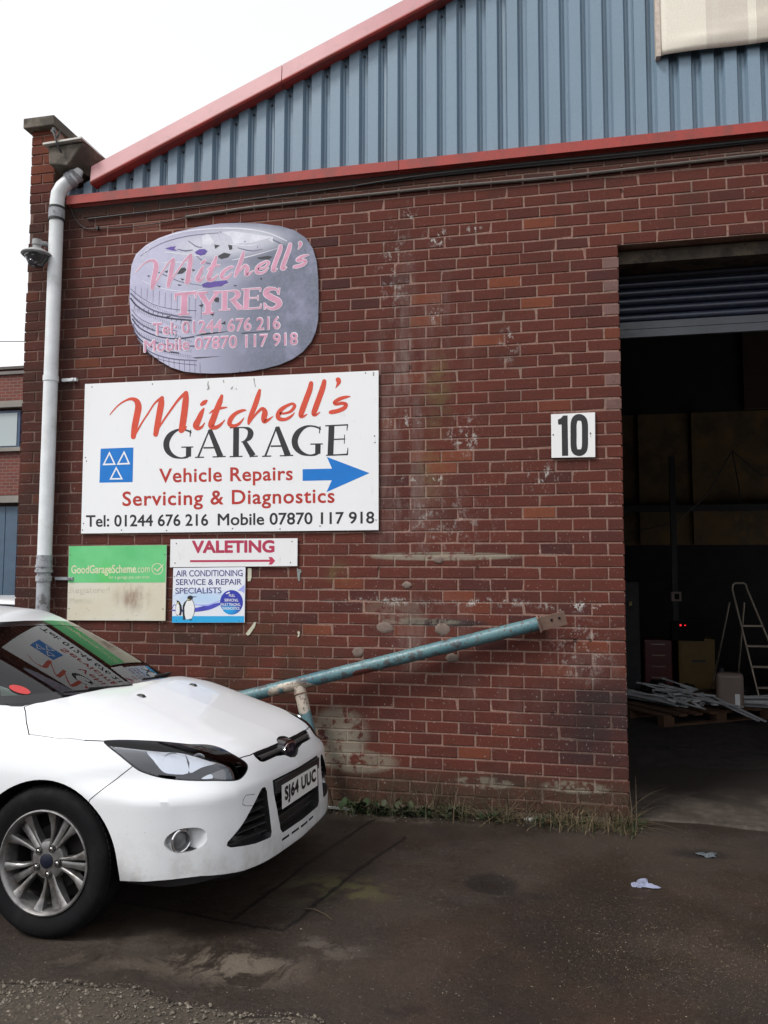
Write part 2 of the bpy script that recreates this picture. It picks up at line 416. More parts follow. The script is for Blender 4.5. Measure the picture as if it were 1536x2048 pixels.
# pier above the wall head on the left, parapet running back, concrete coping
m = MB(); tv = []; nb = 0
for row in range(-17, -9):
    zc = ZJ0-(row+.5)*CRS
    for (a, b) in (((WL, WL+.2215),) if row % 2 else ((WL, WL+.1056), (WL+.1159, WL+.2215))):
        V_, Fc = brick_mesh(b-a, 0, 4000+row); m.add([(x+(a+b)/2, y, z+zc) for x, y, z in V_], Fc); tv += [.93 if row < -11 else .6]*len(Fc)
    for q in range(1, 12):   # flank facing the roof slope
        V_, Fc = brick_mesh(.2215, 0, 5000+row*20+q)
        m.add([(WL+.2318-y, .118+BL*(q-.5)+x+(0 if row % 2 else .116), z+zc) for x, y, z in V_], Fc); tv += [.93 if row < -11 else .6]*len(Fc)
me = mesh_py('pier_brickwork', m.v, m.f); me.materials.append(brick_m); tint_attr(me, tv)
bm = bmesh.new(); bm.from_mesh(me); bmesh.ops.recalc_face_normals(bm, faces=bm.faces); bm.to_mesh(me); bm.free()
m = MB(); m.box((WL+.006, .008, WT-.001), (WL+.224, 3.2, 5.355)); pier = m.build('parapet', mortar_m, bld)
tag(link('pier_brickwork', me, None, pier), kind='stuff')
conc = rough_mat('weathered_concrete', (.135, .115, .092), .9, .35, 45, .003, dirt=((.05, .042, .032), 5, .42, .8))
m = MB(); m.box((WL-.045, -.06, 5.352), (WL+.245, 3.2, 5.440)); o = m.build('coping_stone', conc, pier)
bv = o.modifiers.new('b', 'BEVEL'); bv.width = .008; bv.segments = 2

# ---- red drip strip, cladding, verge flashing
redm = new_mat('faded_red_steel', (.27, .030, .024), .55, 0, .5); k = NT(redm); co = k.geo()
s1 = k.noise(co, 6, 6, .7, stretch=(1, 1, .5)); s2 = k.noise(co, 60, 4, .6)
c = k.mix(k.mul(k.rng(s1, .40, .68), .65), (.36, .040, .030), (.15, .045, .035)); c = k.mix(k.mul(k.rng(s2, .6, .7), .5), c, (.05, .035, .028))
k.col(c); k.bump(s2, .0005, .4)
pinkm = new_mat('faded_sheen_red_steel', (.50, .215, .215), .42, 0, .5, .3); k = NT(pinkm); co = k.geo()  # fading and sky sheen are both put into the pale pink
c = k.mix(k.rng(k.noise(co, 3, 5, .6), .3, .7), (.50, .215, .225), (.44, .175, .185)); c = k.mix(k.mul(k.rng(k.noise(co, 16, 5, .7), .56, .66), .35), c, (.28, .16, .15)); k.col(c)
for i, (xa, xb) in enumerate(((-4.372, -1.58), (-1.576, 1.35), (1.354, 4.2), (4.204, 8.1))):
    m = MB(); m.add([(xa, -.055, 4.650), (xa, -.058, 4.722), (xa, .02, 4.738), (xa, .06, 4.79), (xa, .06, 4.60), (xa, -.02, 4.655)] + [(xb, -.055, 4.650), (xb, -.058, 4.722), (xb, .02, 4.738), (xb, .06, 4.79), (xb, .06, 4.60), (xb, -.02, 4.655)],
                    [(0,1,7,6),(1,2,8,7),(2,3,9,8),(3,4,10,9),(4,5,11,10),(5,0,6,11),(0,5,4,3,2,1),(6,7,8,9,10,11)])
    m.build('drip_strip', redm, bld)
m = MB(); m.box((-4.34, .0, 4.60), (8.0, .05, 4.655)); m.build('strip_shadow_band', rough_mat('strip_shadow_tone', (.03, .022, .018), .9), bld)  # added dark band: shadow under the projecting drip strip, put into colour
RS = .398; VX0, VZ0 = -4.12, 4.800
vz = lambda x: VZ0+(x-VX0)*RS             # underside of the verge flashing
clad = new_mat('blue_grey_cladding', (.205, .275, .335), .42, 0, .5, .15); k = NT(clad); co = k.geo()
g1 = k.noise(co, 180, 3, .6); g2 = k.noise(co, 2.2, 5, .6, stretch=(1, 1, .3))
c = k.mix(1.0, (.165, .240, .310), k.rng(g1, .3, .7, .90, 1.10), 'MULTIPLY'); c = k.mix(k.mul(k.rng(g2, .45, .7), .3), c, (.125, .170, .215)); k.col(c); k.bump(g1, .0004, .3)
PIT = .1515; NR = 6
x = -4.30-.02; x = -.764-PIT*24+.0
# one profile period: crown (front), flank, groove with a small stiffening rib
prof = [(.000, .042), (.014, .004), (.092, .004), (.107, .042), (.120, .042), (.1255, .035), (.131, .042), (PIT, .042)]
screw = new_mat('dark_screw_cap', (.03, .03, .035), .5)
sheet = 0
xstart = -4.42
nper = int((8.0-xstart)/PIT)
for s0 in range(0, nper, NR):
    pts = []
    for q in range(s0, min(s0+NR, nper)):
        for (dx, dy) in prof[:-1]: pts.append((xstart+q*PIT+dx, dy))
    e = xstart+min(s0+NR, nper)*PIT; pts.append((e, .040)); pts.append((e+.010, .0025+.0))
    pts = [(px_, y_) for px_, y_ in pts if vz(px_) > 4.70 or True]
    m = MB(); V_ = []
    for (px_, y_) in pts:
        zt = max(vz(px_)+.10, 4.712)
        V_ += [(px_, y_, 4.70), (px_, y_, max(zt, 4.712))]
    V_ = [(a, b, c_) for a, b, c_ in V_]
    m.add(V_, [(2*i, 2*i+2, 2*i+3, 2*i+1) for i in range(len(pts)-1)])
    sh = m.build('cladding_sheet', clad, bld, recalc=False)
    md = sh.modifiers.new('t', 'SOLIDIFY'); md.thickness = .001; md.offset = 1
for q in range(0, nper):
    xg = xstart+q*PIT+.128
    if vz(xg)-.06 > 4.78 and xg < 1.2:
        m = MB(); m.lathe([(.0005, -.012), (.008, -.010), (.010, 0), (.010, .004)], (xg, .036, vz(xg)-.055), (0, 1, 0), 10); m.build('screw', screw, bld, True)
# foam closure strip: dark backing behind cladding
m = MB(); a, b = -4.25, 8.0
m.add([(a, .06, 4.68), (b, .06, 4.68), (b, .06, vz(b)+.1), (a, .06, vz(a)+.1), (a, .33, 4.68), (b, .33, 4.68), (b, .33, vz(b)+.1), (a, .33, vz(a)+.1)],
      [(0,1,2,3),(7,6,5,4),(0,4,5,1),(3,2,6,7),(0,3,7,4),(1,5,6,2)]); m.build('gable_backing', rough_mat('dark_backing', (.02, .02, .022), .9), bld)
for (xa, xb) in ((-4.14, -2.508), (-2.502, 1.6), (1.606, 4.6), (4.606, 8.1)):
    m = MB(); sec = [(-.075, -.004), (-.085, .010), (-.084, .022), (-.074, .150), (.30, .180), (.30, .10), (.02, .03), (.02, 0)]
    V_ = [(xx, y_, vz(xx)+z_) for xx in (xa, xb) for (y_, z_) in sec]; K = len(sec)
    m.add(V_, [(j, (j+1) % K, K+(j+1) % K, K+j) for j in range(K)] + [tuple(range(K)), tuple(range(K, 2*K))[::-1]], 0)
    o = m.build('verge_flashing', [pinkm, redm], bld)
    for p in o.data.polygons:
        cz = p.center; rel = cz.z-vz(cz.x)
        p.material_index = 1 if rel < .018 else 0
m = MB(); m.box((-4.2, .3, 4.4), (4.3, .31, 4.6))
# roof sheets behind
m = MB(); xa, xb = -4.30, 8.2
m.add([(xa, .3, vz(xa)+.155), (xb, .3, vz(xb)+.165), (xb, 8.3, vz(xb)+.155), (xa, 8.3, vz(xa)+.155), (xa, .3, vz(xa)+.12), (xb, .3, vz(xb)+.12), (xb, 8.3, vz(xb)+.12), (xa, 8.3, vz(xa)+.12)],
      [(0,1,2,3),(7,6,5,4),(0,4,5,1),(1,5,6,2),(2,6,7,3),(3,7,4,0)]); m.build('roof', rough_mat('grey_roof', (.12, .12, .12), .8), bld)

# ---- shell of the workshop interior
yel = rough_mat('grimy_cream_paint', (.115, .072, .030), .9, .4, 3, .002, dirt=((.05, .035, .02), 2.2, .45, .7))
blk = rough_mat('gloom_black_wall', (.008, .007, .0065), .95, .3, 4, .002)  # darkness of the deep hall put into the near-black wall colour
m = MB(); 
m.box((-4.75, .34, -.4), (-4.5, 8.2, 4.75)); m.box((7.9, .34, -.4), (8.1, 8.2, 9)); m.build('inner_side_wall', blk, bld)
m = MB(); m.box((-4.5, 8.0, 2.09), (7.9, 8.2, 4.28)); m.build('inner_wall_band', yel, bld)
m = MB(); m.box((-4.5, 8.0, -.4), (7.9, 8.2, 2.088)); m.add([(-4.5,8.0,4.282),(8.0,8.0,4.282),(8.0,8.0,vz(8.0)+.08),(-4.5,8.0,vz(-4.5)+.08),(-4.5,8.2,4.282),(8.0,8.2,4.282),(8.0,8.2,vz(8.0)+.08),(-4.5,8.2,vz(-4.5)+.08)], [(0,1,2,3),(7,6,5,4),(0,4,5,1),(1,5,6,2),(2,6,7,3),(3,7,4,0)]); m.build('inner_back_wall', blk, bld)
m = MB(); m.box((2.62, 7.90, 4.30), (7.9, 7.995, 9.0)); m.build('plaster_panel', rough_mat('brown_plaster', (.03, .014, .009), .9), bld)
steel = rough_mat('dark_steel_paint', (.010, .011, .013), .6, .2, 20, .0004)
m = MB(); m.box((-4.5, 7.86, 2.64), (7.9, 7.99, 2.74)); m.build('wall_rail', steel, bld)
for x in (1.02, 1.86, 4.3): 
    m = MB(); m.box((x-.06, 7.93, 2.10), (x+.06, 7.995, 4.27)); m.build('wall_pier', yel, bld)
m = MB(); m.box((-4.5, .33, 4.3), (-.2, .9, 4.8)); 
m.box((-.3, .331, 3.80), (3.9, .55, 4.6)); m.build('inner_lintel', blk, bld)
m = MB(); m.box((-.004, .10, ZJ0-.105), (3.7, .32, ZJ0-.012)); m.build('concrete_lintel', rough_mat('stained_lintel', (.06, .045, .03), .9, .5, 30, .002, dirt=((.02, .015, .012), 8, .45, .9)), bld)
m = MB(); m.box((-.3, .345, -.4), (-.009, .60, 3.9)); m.box((3.61, .345, -.4), (3.9, .60, 3.9)); m.build('door_jamb', steel, bld)
# ceiling deck just inside, so that the hall stays dark
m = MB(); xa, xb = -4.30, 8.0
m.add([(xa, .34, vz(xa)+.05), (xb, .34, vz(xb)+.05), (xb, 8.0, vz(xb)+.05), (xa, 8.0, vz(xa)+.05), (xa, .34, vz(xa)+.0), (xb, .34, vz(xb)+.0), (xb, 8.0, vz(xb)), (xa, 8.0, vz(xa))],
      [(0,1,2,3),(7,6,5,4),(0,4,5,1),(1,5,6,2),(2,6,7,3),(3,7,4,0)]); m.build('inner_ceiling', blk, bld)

# ---- roller shutter, wound up
shu = empty('roller_shutter', (0, .34, 3.37)); tag(shu, 'dark blue steel roller shutter rolled up at the top of the doorway', 'shutter')
navy_s = rough_mat('navy_shutter_paint', (.008, .012, .027), .42, .3, 25, .0005, coat=.2, dirt=((.10, .11, .12), 60, .66, .5))
grey_s = rough_mat('grey_shutter_rail', (.024, .028, .036), .45, .25, 25, .0005, coat=.1)
z = 3.37
for i, h in enumerate((.062, .058)):
    m = MB(); m.box((.0, -.03, z-3.37), (3.59, .0, z-3.37+h-.004)); m.build('bottom_rail', grey_s, shu); z += h
while z < 3.86:
    m = MB(); P = [(-.004, 0), (-.020, .012), (-.026, .030), (-.020, .048), (-.004, .058), (.004, .062), (.004, 0)]
    dz = z-3.37; V_ = [(x_, y_, dz+z_) for x_ in (.0, 3.59) for (y_, z_) in P]; K = len(P)
    m.add(V_, [(j, (j+1) % K, K+(j+1) % K, K+j) for j in range(K)] + [tuple(range(K))[::-1], tuple(range(K, 2*K))]); m.build('slat', navy_s, shu, True, 50); z += .064

# ---- rainwater goods
pvc = rough_mat('pale_grey_pvc', (.66, .68, .69), .38, .08, 14, .0004, dirt=((.33, .32, .29), 3.0, .52, .4))
zinc = rough_mat('weathered_grey_pipe', (.30, .31, .33), .55, .3, 14, .001, dirt=((.07, .06, .055), 18, .50, .75))
seal_m = new_mat('black_rubber_seal', (.02, .02, .02), .6)
dp = empty('downpipe', (-4.435, -.085, 0)); tag(dp, 'pale grey plastic downpipe on the left corner of the brick wall', 'downpipe')
m = MB(); m.tube([(0, 0, 1.70), (0, 0, 4.58)], .055, 32); m.build('pipe', pvc, dp, True)
m = MB(); m.tube([(0, 0, 4.56), (0, 0, 4.66), (.008, .0, 4.73), (.035, .01, 4.79), (.075, .02, 4.83), (.13, .03, 4.875), (.14, .035, 4.94)], .057, 28); m.build('bend', pvc, dp, True, 60)
m = MB(); 
for z_ in (4.50, 4.60): m.tube([(0, 0, z_), (0, 0, z_+.018)], .064, 28)
m.build('coupling_seal', seal_m, dp, True, 50)
m = MB(); m.tube([(0, 0, 4.52), (0, 0, 4.598)], .063, 28); m.build('coupling', zinc, dp, True, 50)
m = MB(); m.tube([(.085, .022, 4.84), (.12, .028, 4.868)], .066, 28); m.tube([(.135, .03, 4.88), (.15, .033, 4.90)], .066, 28); m.build('bend_collar', zinc, dp, True, 50)
m = MB(); m.tube([(0, 0, -.05), (0, 0, 1.72)], .052, 32); m.build('lower_pipe', zinc, dp, True)
m = MB(); m.tube([(0, 0, 1.62), (0, 0, 1.76)], .061, 28); m.tube([(0, 0, 1.625), (0, 0, 1.645)], .068, 28); m.tube([(0, 0, 1.665), (0, 0, 1.68)], .066, 28); m.build('socket', zinc, dp, True, 50)
for z_, mt, xr in ((3.185, pvc, .19), (1.575, zinc, .22)):
    m = MB(); m.tube([(0, 0, z_-.022), (0, 0, z_+.022)], .061, 28); m.build('clip', mt, dp, True, 50)
    m = MB(); m.box((.06, .055, z_-.012), (xr, .085, z_+.012)); m.lathe([(.0005, -.012), (.012, -.010), (.014, 0)], (xr-.03, .055, z_), (0, 1, 0), 12); m.build('clip_arm', mt, dp)
# concrete hopper block with lead flashing
hp = empty('gutter_outlet', (-4.37, 0, 4.92)); tag(hp, 'mossy concrete gutter end block above the downpipe bend', 'gutter outlet')
m = MB(); V_ = [(-.09,-.18,.02),(.08,-.18,-.01),(.14,-.18,.06),(.22,-.18,.17),(-.10,-.18,.17),(-.09,.9,.02),(.04,.9,-.01),(.30,.9,.06),(.38,.9,.18),(-.10,.9,.18)]
m.add(V_, [(0,4,3,2,1),(5,6,7,8,9),(0,1,6,5),(1,2,7,6),(2,3,8,7),(3,4,9,8),(4,0,5,9)])
o = m.build('outlet_block', conc, hp); bv = o.modifiers.new('b', 'BEVEL'); bv.width = .012; bv.segments = 2
m = MB(); m.add([(-.125,-.215,.170),(.225,-.215,.185),(.225,.7,.192),(-.125,.7,.177),(-.125,-.215,.186),(.225,-.215,.199),(.225,.7,.206),(-.125,.7,.191)], [(0,3,2,1),(4,5,6,7),(0,1,5,4),(1,2,6,5),(2,3,7,6),(3,0,4,7)])
m.build('edge_flashing', rough_mat('pale_lead', (.50, .48, .44), .5, .2, 20, .001), hp)
m = MB(); m.tube([(-.12, -.20, .33), (-.08, -.22, .29), (-.05, -.24, .23), (-.03, -.235, .17), (-.02, -.20, .13)], .008, 8); m.tube([(-.12, -.17, .36), (-.10, -.20, .31)], .016, 8); m.tube([(-.05, -.19, .31), (-.045, -.22, .25)], .006, 8); m.tube([(-.03, -.2, .33), (-.06, -.235, .22)], .005, 6)
cbk = rough_mat('black_cable', (.012, .012, .013), .55, .2, 60, .0003); tag(m.build('cable_tangle', cbk, None, True), 'black cable tied in a knot over the concrete gutter block', 'cable')
bpy.data.objects['cable_tangle'].location = (-4.31, 0, 4.88)

# ---- dome camera
dc = empty('security_camera', (-4.545, -.17, 4.19)); tag(dc, 'grey dome security camera bracketed beside the downpipe', 'security camera')
cg = rough_mat('grey_camera_housing', (.27, .27, .27), .4, .15, 20, .0003); cd_ = new_mat('smoked_dome', (.035, .034, .034), .08, 0, .6, .6)
m = MB(); m.lathe([(.0005, .125), (.036, .125), (.038, .08), (.032, .075), (.034, .05), (.06, .042), (.115, .010), (.120, 0), (.112, -.008), (.08, -.010), (.0005, -.010)], (0, 0, 0), (0, 0, 1), 40); m.build('housing', cg, dc, True, 40)
m = MB(); m.lathe([(.092, -.008), (.088, -.030), (.066, -.070), (.046, -.100), (.0005, -.103)], (0, 0, 0), (0, 0, 1), 40); m.lathe([(.089, -.024), (.091, -.030), (.086, -.034)], (0, 0, 0), (0, 0, 1), 40); m.build('dome', cd_, dc, True, 60)
m = MB(); m.lathe([(.024, 0), (.020, .006), (.0005, .008)], (-.0, -.062, -.082), (0, -.8, -.6), 20); m.build('camera_lens', new_mat('lens_glint', (.10, .10, .11), .15, .5), dc, True)
m = MB(); m.tube([(0, 0, .10), (.02, .07, .12), (.04, .165, .10)], .022, 12); m.box((.01, .15, -.12), (.10, .168, .16)); m.build('bracket', cg, dc, True, 40)

# ---- cables along the wall head
def cable(pts, r, name, label, mat, clips=()):
    t = empty(name, (0, 0, 0)); tag(t, label, 'cable')
    P = []
    Q = [Vector(p) for p in pts]
    for i in range(len(Q)-1):
        p0, p1, p2, p3 = Q[max(i-1, 0)], Q[i], Q[i+1], Q[min(i+2, len(Q)-1)]
        for j in range(6):
            u = j/6; P.append(.5*((2*p1)+(p2-p0)*u+(2*p0-5*p1+4*p2-p3)*u*u+(p3-3*p2+3*p1-p0)*u**3 if False else (2*p1)+(p2-p0)*u+(2*p0-5*p1+4*p2-p3)*u*u+(3*p1-p0-3*p2+p3)*u**3))
    P.append(Q[-1]); m = MB(); m.tube(P, r, 8); m.build('sheath', mat, t, True)
    for (x_, z_) in clips:
        m = MB(); m.box((x_-.006, -.026, z_-.012), (x_+.006, -.0, z_+.016)); m.build('clip', cbk, t)
greyc = rough_mat('weathered_conduit', (.085, .070, .060), .6, .3, 30, .0006)
cable([(-4.36, -.012, 4.66), (-4.33, -.013, 4.575), (-4.27, -.012, 4.49), (-4.20, -.013, 4.448), (-4.08, -.013, 4.438), (-3.80, -.013, 4.428), (-3.50, -.013, 4.440), (-3.30, -.015, 4.462)], MY, 'wall_cable', 'thin black cable looping down from the gutter to the conduit', cbk, ((-4.10, 4.44),))
cable([(-3.32, -.016, 4.462), (-2.78, -.016, 4.488), (-2.35, -.016, 4.492), (-1.70, -.016, 4.498), (-1.196, -.016, 4.500), (-.467, -.016, 4.490), (.3, -.016, 4.500), (1.0, -.016, 4.508), (1.9, -.016, 4.51)], .0125, 'conduit', 'grey-brown conduit clipped level along the top brick courses', greyc, ((-3.31, 4.468), (-2.2, 4.50), (-1.07, 4.505), (-.30, 4.50), (.55, 4.51)))
cable([(-4.2, -.012, 4.53), (-3.20, -.012, 4.548), (-2.20, -.012, 4.572), (-1.5, -.014, 4.590), (-.83, -.014, 4.597), (.1, -.014, 4.592), (1.0, -.014, 4.602), (1.9, -.014, 4.60)], .0065, 'wall_cable', 'thin dark cable running above the conduit under the red strip', cbk)
cable([(-1.9, -.024, 4.577), (-1.4, -.024, 4.602), (-.7, -.024, 4.612), (.1, -.024, 4.607), (1.9, -.024, 4.612)], .006, 'wall_cable', 'second thin dark cable strung along the upper one towards the right', cbk)

# ---- canvas banner on the cladding
ban = new_mat('cream_tarpaulin', (.55, .49, .40), .75); k = NT(ban); co = k.obj()
sx = k.n('SeparateXYZ'); k.l(co, sx.inputs[0])
wv = k.rng(k.noise(co, 120, 2), .3, .7, .95, 1.05)
band = k.rng(k.mul(k.rng(sx.outputs['X'], .615, .620), k.rng(sx.outputs['X'], .895, .890)), 0, 1)
band2 = k.rng(k.mul(k.rng(sx.outputs['X'], .655, .660), k.rng(sx.outputs['X'], .705, .700)), 0, 1)
c = k.mix(k.mul(band, .55), (.72, .67, .57), (.50, .43, .37)); c = k.mix(k.mul(band2, .5), c, (.62, .58, .50))
c = k.mix(k.mul(k.rng(sx.outputs['X'], .945, .948), .5), c, (.40, .34, .28)); c = k.mix(1.0, c, wv, 'MULTIPLY'); k.col(c)
bt = empty('banner'); tag(bt, 'cream canvas banner with pale stripes laced over the blue cladding', 'banner')
nx, nz = 90, 40; V_ = []
for i in range(nx+1):
    for j in range(nz+1):
        x_ = .283+2.6*i/nx; z_ = 5.30+1.5*j/nz
        edge = math.exp(-(j/nz*1.5)/.04)
        y_ = -.055-.018*math.exp(-((z_-5.37-.045*(x_-.45))/.02)**2)*min(1, max(0, (x_-.33)*2.5))-.012*math.exp(-((z_-5.42-.10*(x_-.5))/.03)**2)*min(1, max(0, (x_-.5)*2)) + .012*edge
        y_ += .006*math.sin(x_*9)*math.exp(-(z_-5.3)/.3)
        if i < 2: y_ += .02*(2-i)/2
        V_.append((x_, y_, z_))
m = MB(); m.add(V_, [(i*(nz+1)+j, (i+1)*(nz+1)+j, (i+1)*(nz+1)+j+1, i*(nz+1)+j+1) for i in range(nx) for j in range(nz)])
o = m.build('canvas', ban, bt, True, 80, recalc=False); md = o.modifiers.new('t', 'SOLIDIFY'); md.thickness = .002
m = MB(); m.box((.280, -.056, 5.285), (.312, .003, 6.8)); m.build('fixing_batten', rough_mat('cream_batten', (.52, .44, .37), .8), bt)
# ================================================================== signs
def flat(c, rough=.5, name='sign_ink', fade=0.0, coat=0):
    m = new_mat(name, c, rough, 0, .4, coat)
    if fade:
        k = NT(m); co = k.geo(); k.col(k.mix(1.0, tuple(c), k.rng(k.noise(co, 12, 5, .65), .3, .7, 1-fade, 1+fade), 'MULTIPLY'))
    return m
def cat2(P, n=6, closed=False):
    out = []; N = len(P)
    for i in range(N if closed else N-1):
        g = (lambda q: P[q % N]) if closed else (lambda q: P[min(max(q, 0), N-1)])
        p0, p1, p2, p3 = (np.array(g(i+q), float) for q in (-1, 0, 1, 2))
        for k in range(n):
            t = k/n; out.append(.5*((2*p1)+(p2-p0)*t+(2*p0-5*p1+4*p2-p3)*t*t+(3*p1-p0-3*p2+p3)*t**3))
    if not closed: out.append(np.array(P[-1], float))
    return out
class Ink:
    """flat print laid on a sign: shapes in local drawing units, mapped on to the wall"""
    def __init__(s, to):
        s._to = to; s.v = []; s.f = []; s.lay = 0
    def to(s, x, y):
        q = s._to(x, y); return (q[0], q[1]-.00003*s.lay, q[2])
    def poly(s, P):
        s.lay = (s.lay+1) % 14; b = len(s.v); s.v += [s.to(p[0], p[1]) for p in P]; s.f.append(tuple(range(b, b+len(P))))
    def strip(s, P, closed=False, grow=0.0, caps=True, smooth=True):
        """P: (x,y,width)"""
        Q = cat2(P, 6, closed) if (smooth and len(P) > 2) else [np.array(p, float) for p in P]
        s.lay = (s.lay+1) % 14; b = len(s.v); n = len(Q)
        for i, q in enumerate(Q):
            a = Q[i-1] if (i > 0 or closed) else Q[0]; c = Q[(i+1) % n] if (i < n-1 or closed) else Q[-1]
            d = c[:2]-a[:2]; L = np.hypot(*d); d = d/L if L > 0 else np.array([1., 0]); w_ = max(q[2], .5)/2+grow
            s.v.append(s.to(q[0]-d[1]*w_, q[1]+d[0]*w_)); s.v.append(s.to(q[0]+d[1]*w_, q[1]-d[0]*w_))
        for i in range(n if closed else n-1):
            j = (i+1) % n; s.f.append((b+2*i, b+2*i+1, b+2*j+1, b+2*j))
        if caps and not closed:
            for q in (Q[0], Q[-1]):
                w_ = max(q[2], .5)/2+grow; s.poly([(q[0]+w_*math.cos(t), q[1]+w_*math.sin(t)) for t in np.linspace(0, 2*np.pi, 12, endpoint=False)])
    def text(s, body, bl, br, tl, offset=.0, spacing=1.0, word=1.0, capref='H'):
        """baseline from bl to br (drawing units), cap height up to tl"""
        me = text_mesh(body, 0, spacing, word); cr = text_mesh(capref)
        ch = max(v.co.y for v in cr.vertices); X = [v.co.x for v in me.vertices]; x0, x1 = min(X), max(X)
        bl, br, tl = (np.array(q, float) for q in (bl, br, tl)); b = len(s.v)
        for v in me.vertices:
            q = bl+(br-bl)*(v.co.x-x0)/(x1-x0)+(tl-bl)*v.co.y/ch; s.v.append(s.to(q[0], q[1]))
        s.f += [tuple(b+i for i in p.vertices) for p in me.polygons]
        if offset > 0:      # heavier weight: a thin strip laid along every outline edge
            cnt = {}
            for p in me.polygons:
                for e in p.edge_keys: cnt[e] = cnt.get(e, 0)+1
            hw = offset*.5*float(np.hypot(*(tl-bl)))/ch*1.6; l0 = s.lay
            for ei, (e, c_) in enumerate(cnt.items()):
                if c_ != 1: continue
                P = []
                for vi in e:
                    vv = me.vertices[vi].co; P.append(bl+(br-bl)*(vv.x-x0)/(x1-x0)+(tl-bl)*vv.y/ch)
                d = P[1]-P[0]; L = np.hypot(*d)
                if L < 1e-6: continue
                d = d/L; nn = np.array([-d[1], d[0]])*hw; s.lay = 1+ei % 9; b2 = len(s.v); ex = d*hw*.55
                for q in (P[0]-ex-nn, P[1]+ex-nn, P[1]+ex+nn, P[0]-ex+nn): s.v.append(s.to(q[0], q[1]))
                s.f.append((b2, b2+1, b2+2, b2+3))
            s.lay = l0
        bpy.data.meshes.remove(me); bpy.data.meshes.remove(cr)
    def build(s, name, mat, parent, label=None):
        me = mesh_py(name, s.v, s.f)
        bm = bmesh.new(); bm.from_mesh(me)
        for f in bm.faces:
            f.normal_update()
            if f.normal.y > 0: f.normal_flip()
        bm.to_mesh(me); bm.free()
        o = link(name, me, mat, parent); o['kind'] = 'stuff' if False else 'thing'; del o['kind']
        if label: o['label'] = label
        return o
def drawer(sc, ox, oy, Y, Yd=None):
    """drawing units -> wall: px = ox + x/sc, py = oy + y/sc on the plane y = Y (metres)"""
    def to(x, y):
        q = on_plane(ox+x/sc, oy+y/sc, Y); return (q[0], Y, q[1])
    return to
def panel(name, label, corners, th, face, edge, cat='sign', Y=-.022, n=1, round_=0.0, parent_dx=0):
    """flat board from photo corner points; front face at y=Y"""
    P = [on_plane(*c, Y) for c in corners]
    root = empty(name, (0, 0, 0)); tag(root, label, cat)
    m = MB(); K = len(P)
    m.add([(p[0], Y, p[1]) for p in P]+[(p[0], Y+th, p[1]) for p in P], [tuple(range(K))[::-1], tuple(range(K, 2*K))]+[(i, K+i, K+(i+1) % K, (i+1) % K) for i in range(K)])
    o = m.build('board', [face, edge], root)
    for p in o.data.polygons: p.material_index = 0 if p.normal.y < -.9 else 1
    return root
def fixings(root, pts, Y, r=.006, name='screw', mat=None):
    for q in pts:
        a = on_plane(*q, Y); m = MB(); m.lathe([(r, .002), (r*.95, -.0015), (r*.5, -.003), (.0004, -.003)], (a[0], Y, a[1]), (0, 1, 0), 8)
        m.build(name, mat or scr_m, root)
scr_m = new_mat('dull_screw', (.10, .095, .09), .5, .6)
def white_board(name, base=(.76, .765, .77), dirt=.25, stain=(.30, .28, .24)):
    m = new_mat(name, base, .42, 0, .45); k = NT(m); co = k.geo()
    a = k.noise(co, 3.0, 5, .6, stretch=(1, 1, .35)); b = k.noise(co, 22, 6, .7, stretch=(1, 1, .4)); f = k.noise(co, 120, 3, .6)
    c = k.mix(k.mul(k.rng(a, .40, .75), dirt*.6), base, tuple(x*.78 for x in base)); c = k.mix(k.mul(k.rng(b, .60, .72), dirt), c, stain)
    c = k.mix(k.mul(k.rng(f, .70, .74), dirt*.9), c, stain); k.col(c); k.rgh(k.rng(a, .3, .7, .35, .55)); return m
aluedge = new_mat('aluminium_edge', (.42, .42, .43), .4, .6)

# ---------- main garage sign
MS = -.022
board = white_board('white_sign_board', (.77, .775, .785), .16)
main = panel('garage_sign', "large white garage board with red script, black capitals and a blue arrow", [(170, 768), (757, 741), (757, 1060), (162, 1067)], .012, board, aluedge, Y=MS)
T1 = drawer(2.438, 150, 730, MS-.0005); TA = drawer(5.12, 180, 800, MS-.0005); TB = drawer(5.12, 420, 740, MS-.0005)
TS = drawer(5.12, 180, 800, MS-.0011); TSB = drawer(5.12, 420, 740, MS-.0011); T1S = drawer(2.438, 150, 730, MS-.0011)
red = flat((.60, .065, .030), .45, 'red_print', .06); blackp = flat((.022, .020, .022), .45, 'black_print', .1); dred = flat((.42, .030, .022), .45, 'dark_red_print', .06); blue = flat((.004, .165, .54), .4, 'blue_print', .05)
whitep = flat((.76, .765, .775), .45, 'white_print')
MIT1 = [  # units of the 2.438 drawing
 [(170,243,4),(190,218,6),(215,193,7),(245,174,9),(275,165,15),(300,176,26),(309,205,32),(300,255,32),(290,305,30),(284,350,24)],
 [(290,345,10),(305,318,9),(330,275,8),(355,238,8),(390,185,9),(425,160,18)],
 [(424,160,18),(420,190,30),(410,245,30),(400,300,28),(393,338,24)],
 [(395,330,10),(412,300,9),(440,258,9),(470,215,10),(505,168,12),(540,135,18)],
 [(543,135,18),(540,170,30),(533,230,32),(526,280,32),(519,318,28)],
 [(517,320,24),(533,309,20),(542,300,6)],
 [(617,192,16),(630,183,22),(641,174,12)],
 [(628,212,8),(616,235,22),(602,268,28),(590,295,32),(600,308,22),(618,302,12),(632,282,5)],
 [(716,150,14),(706,180,26),(692,215,28),(676,258,30),(664,295,30),(684,305,20),(708,292,14),(730,268,4)],
 [(655,236,4),(675,222,12),(705,212,14),(740,206,6)],
]
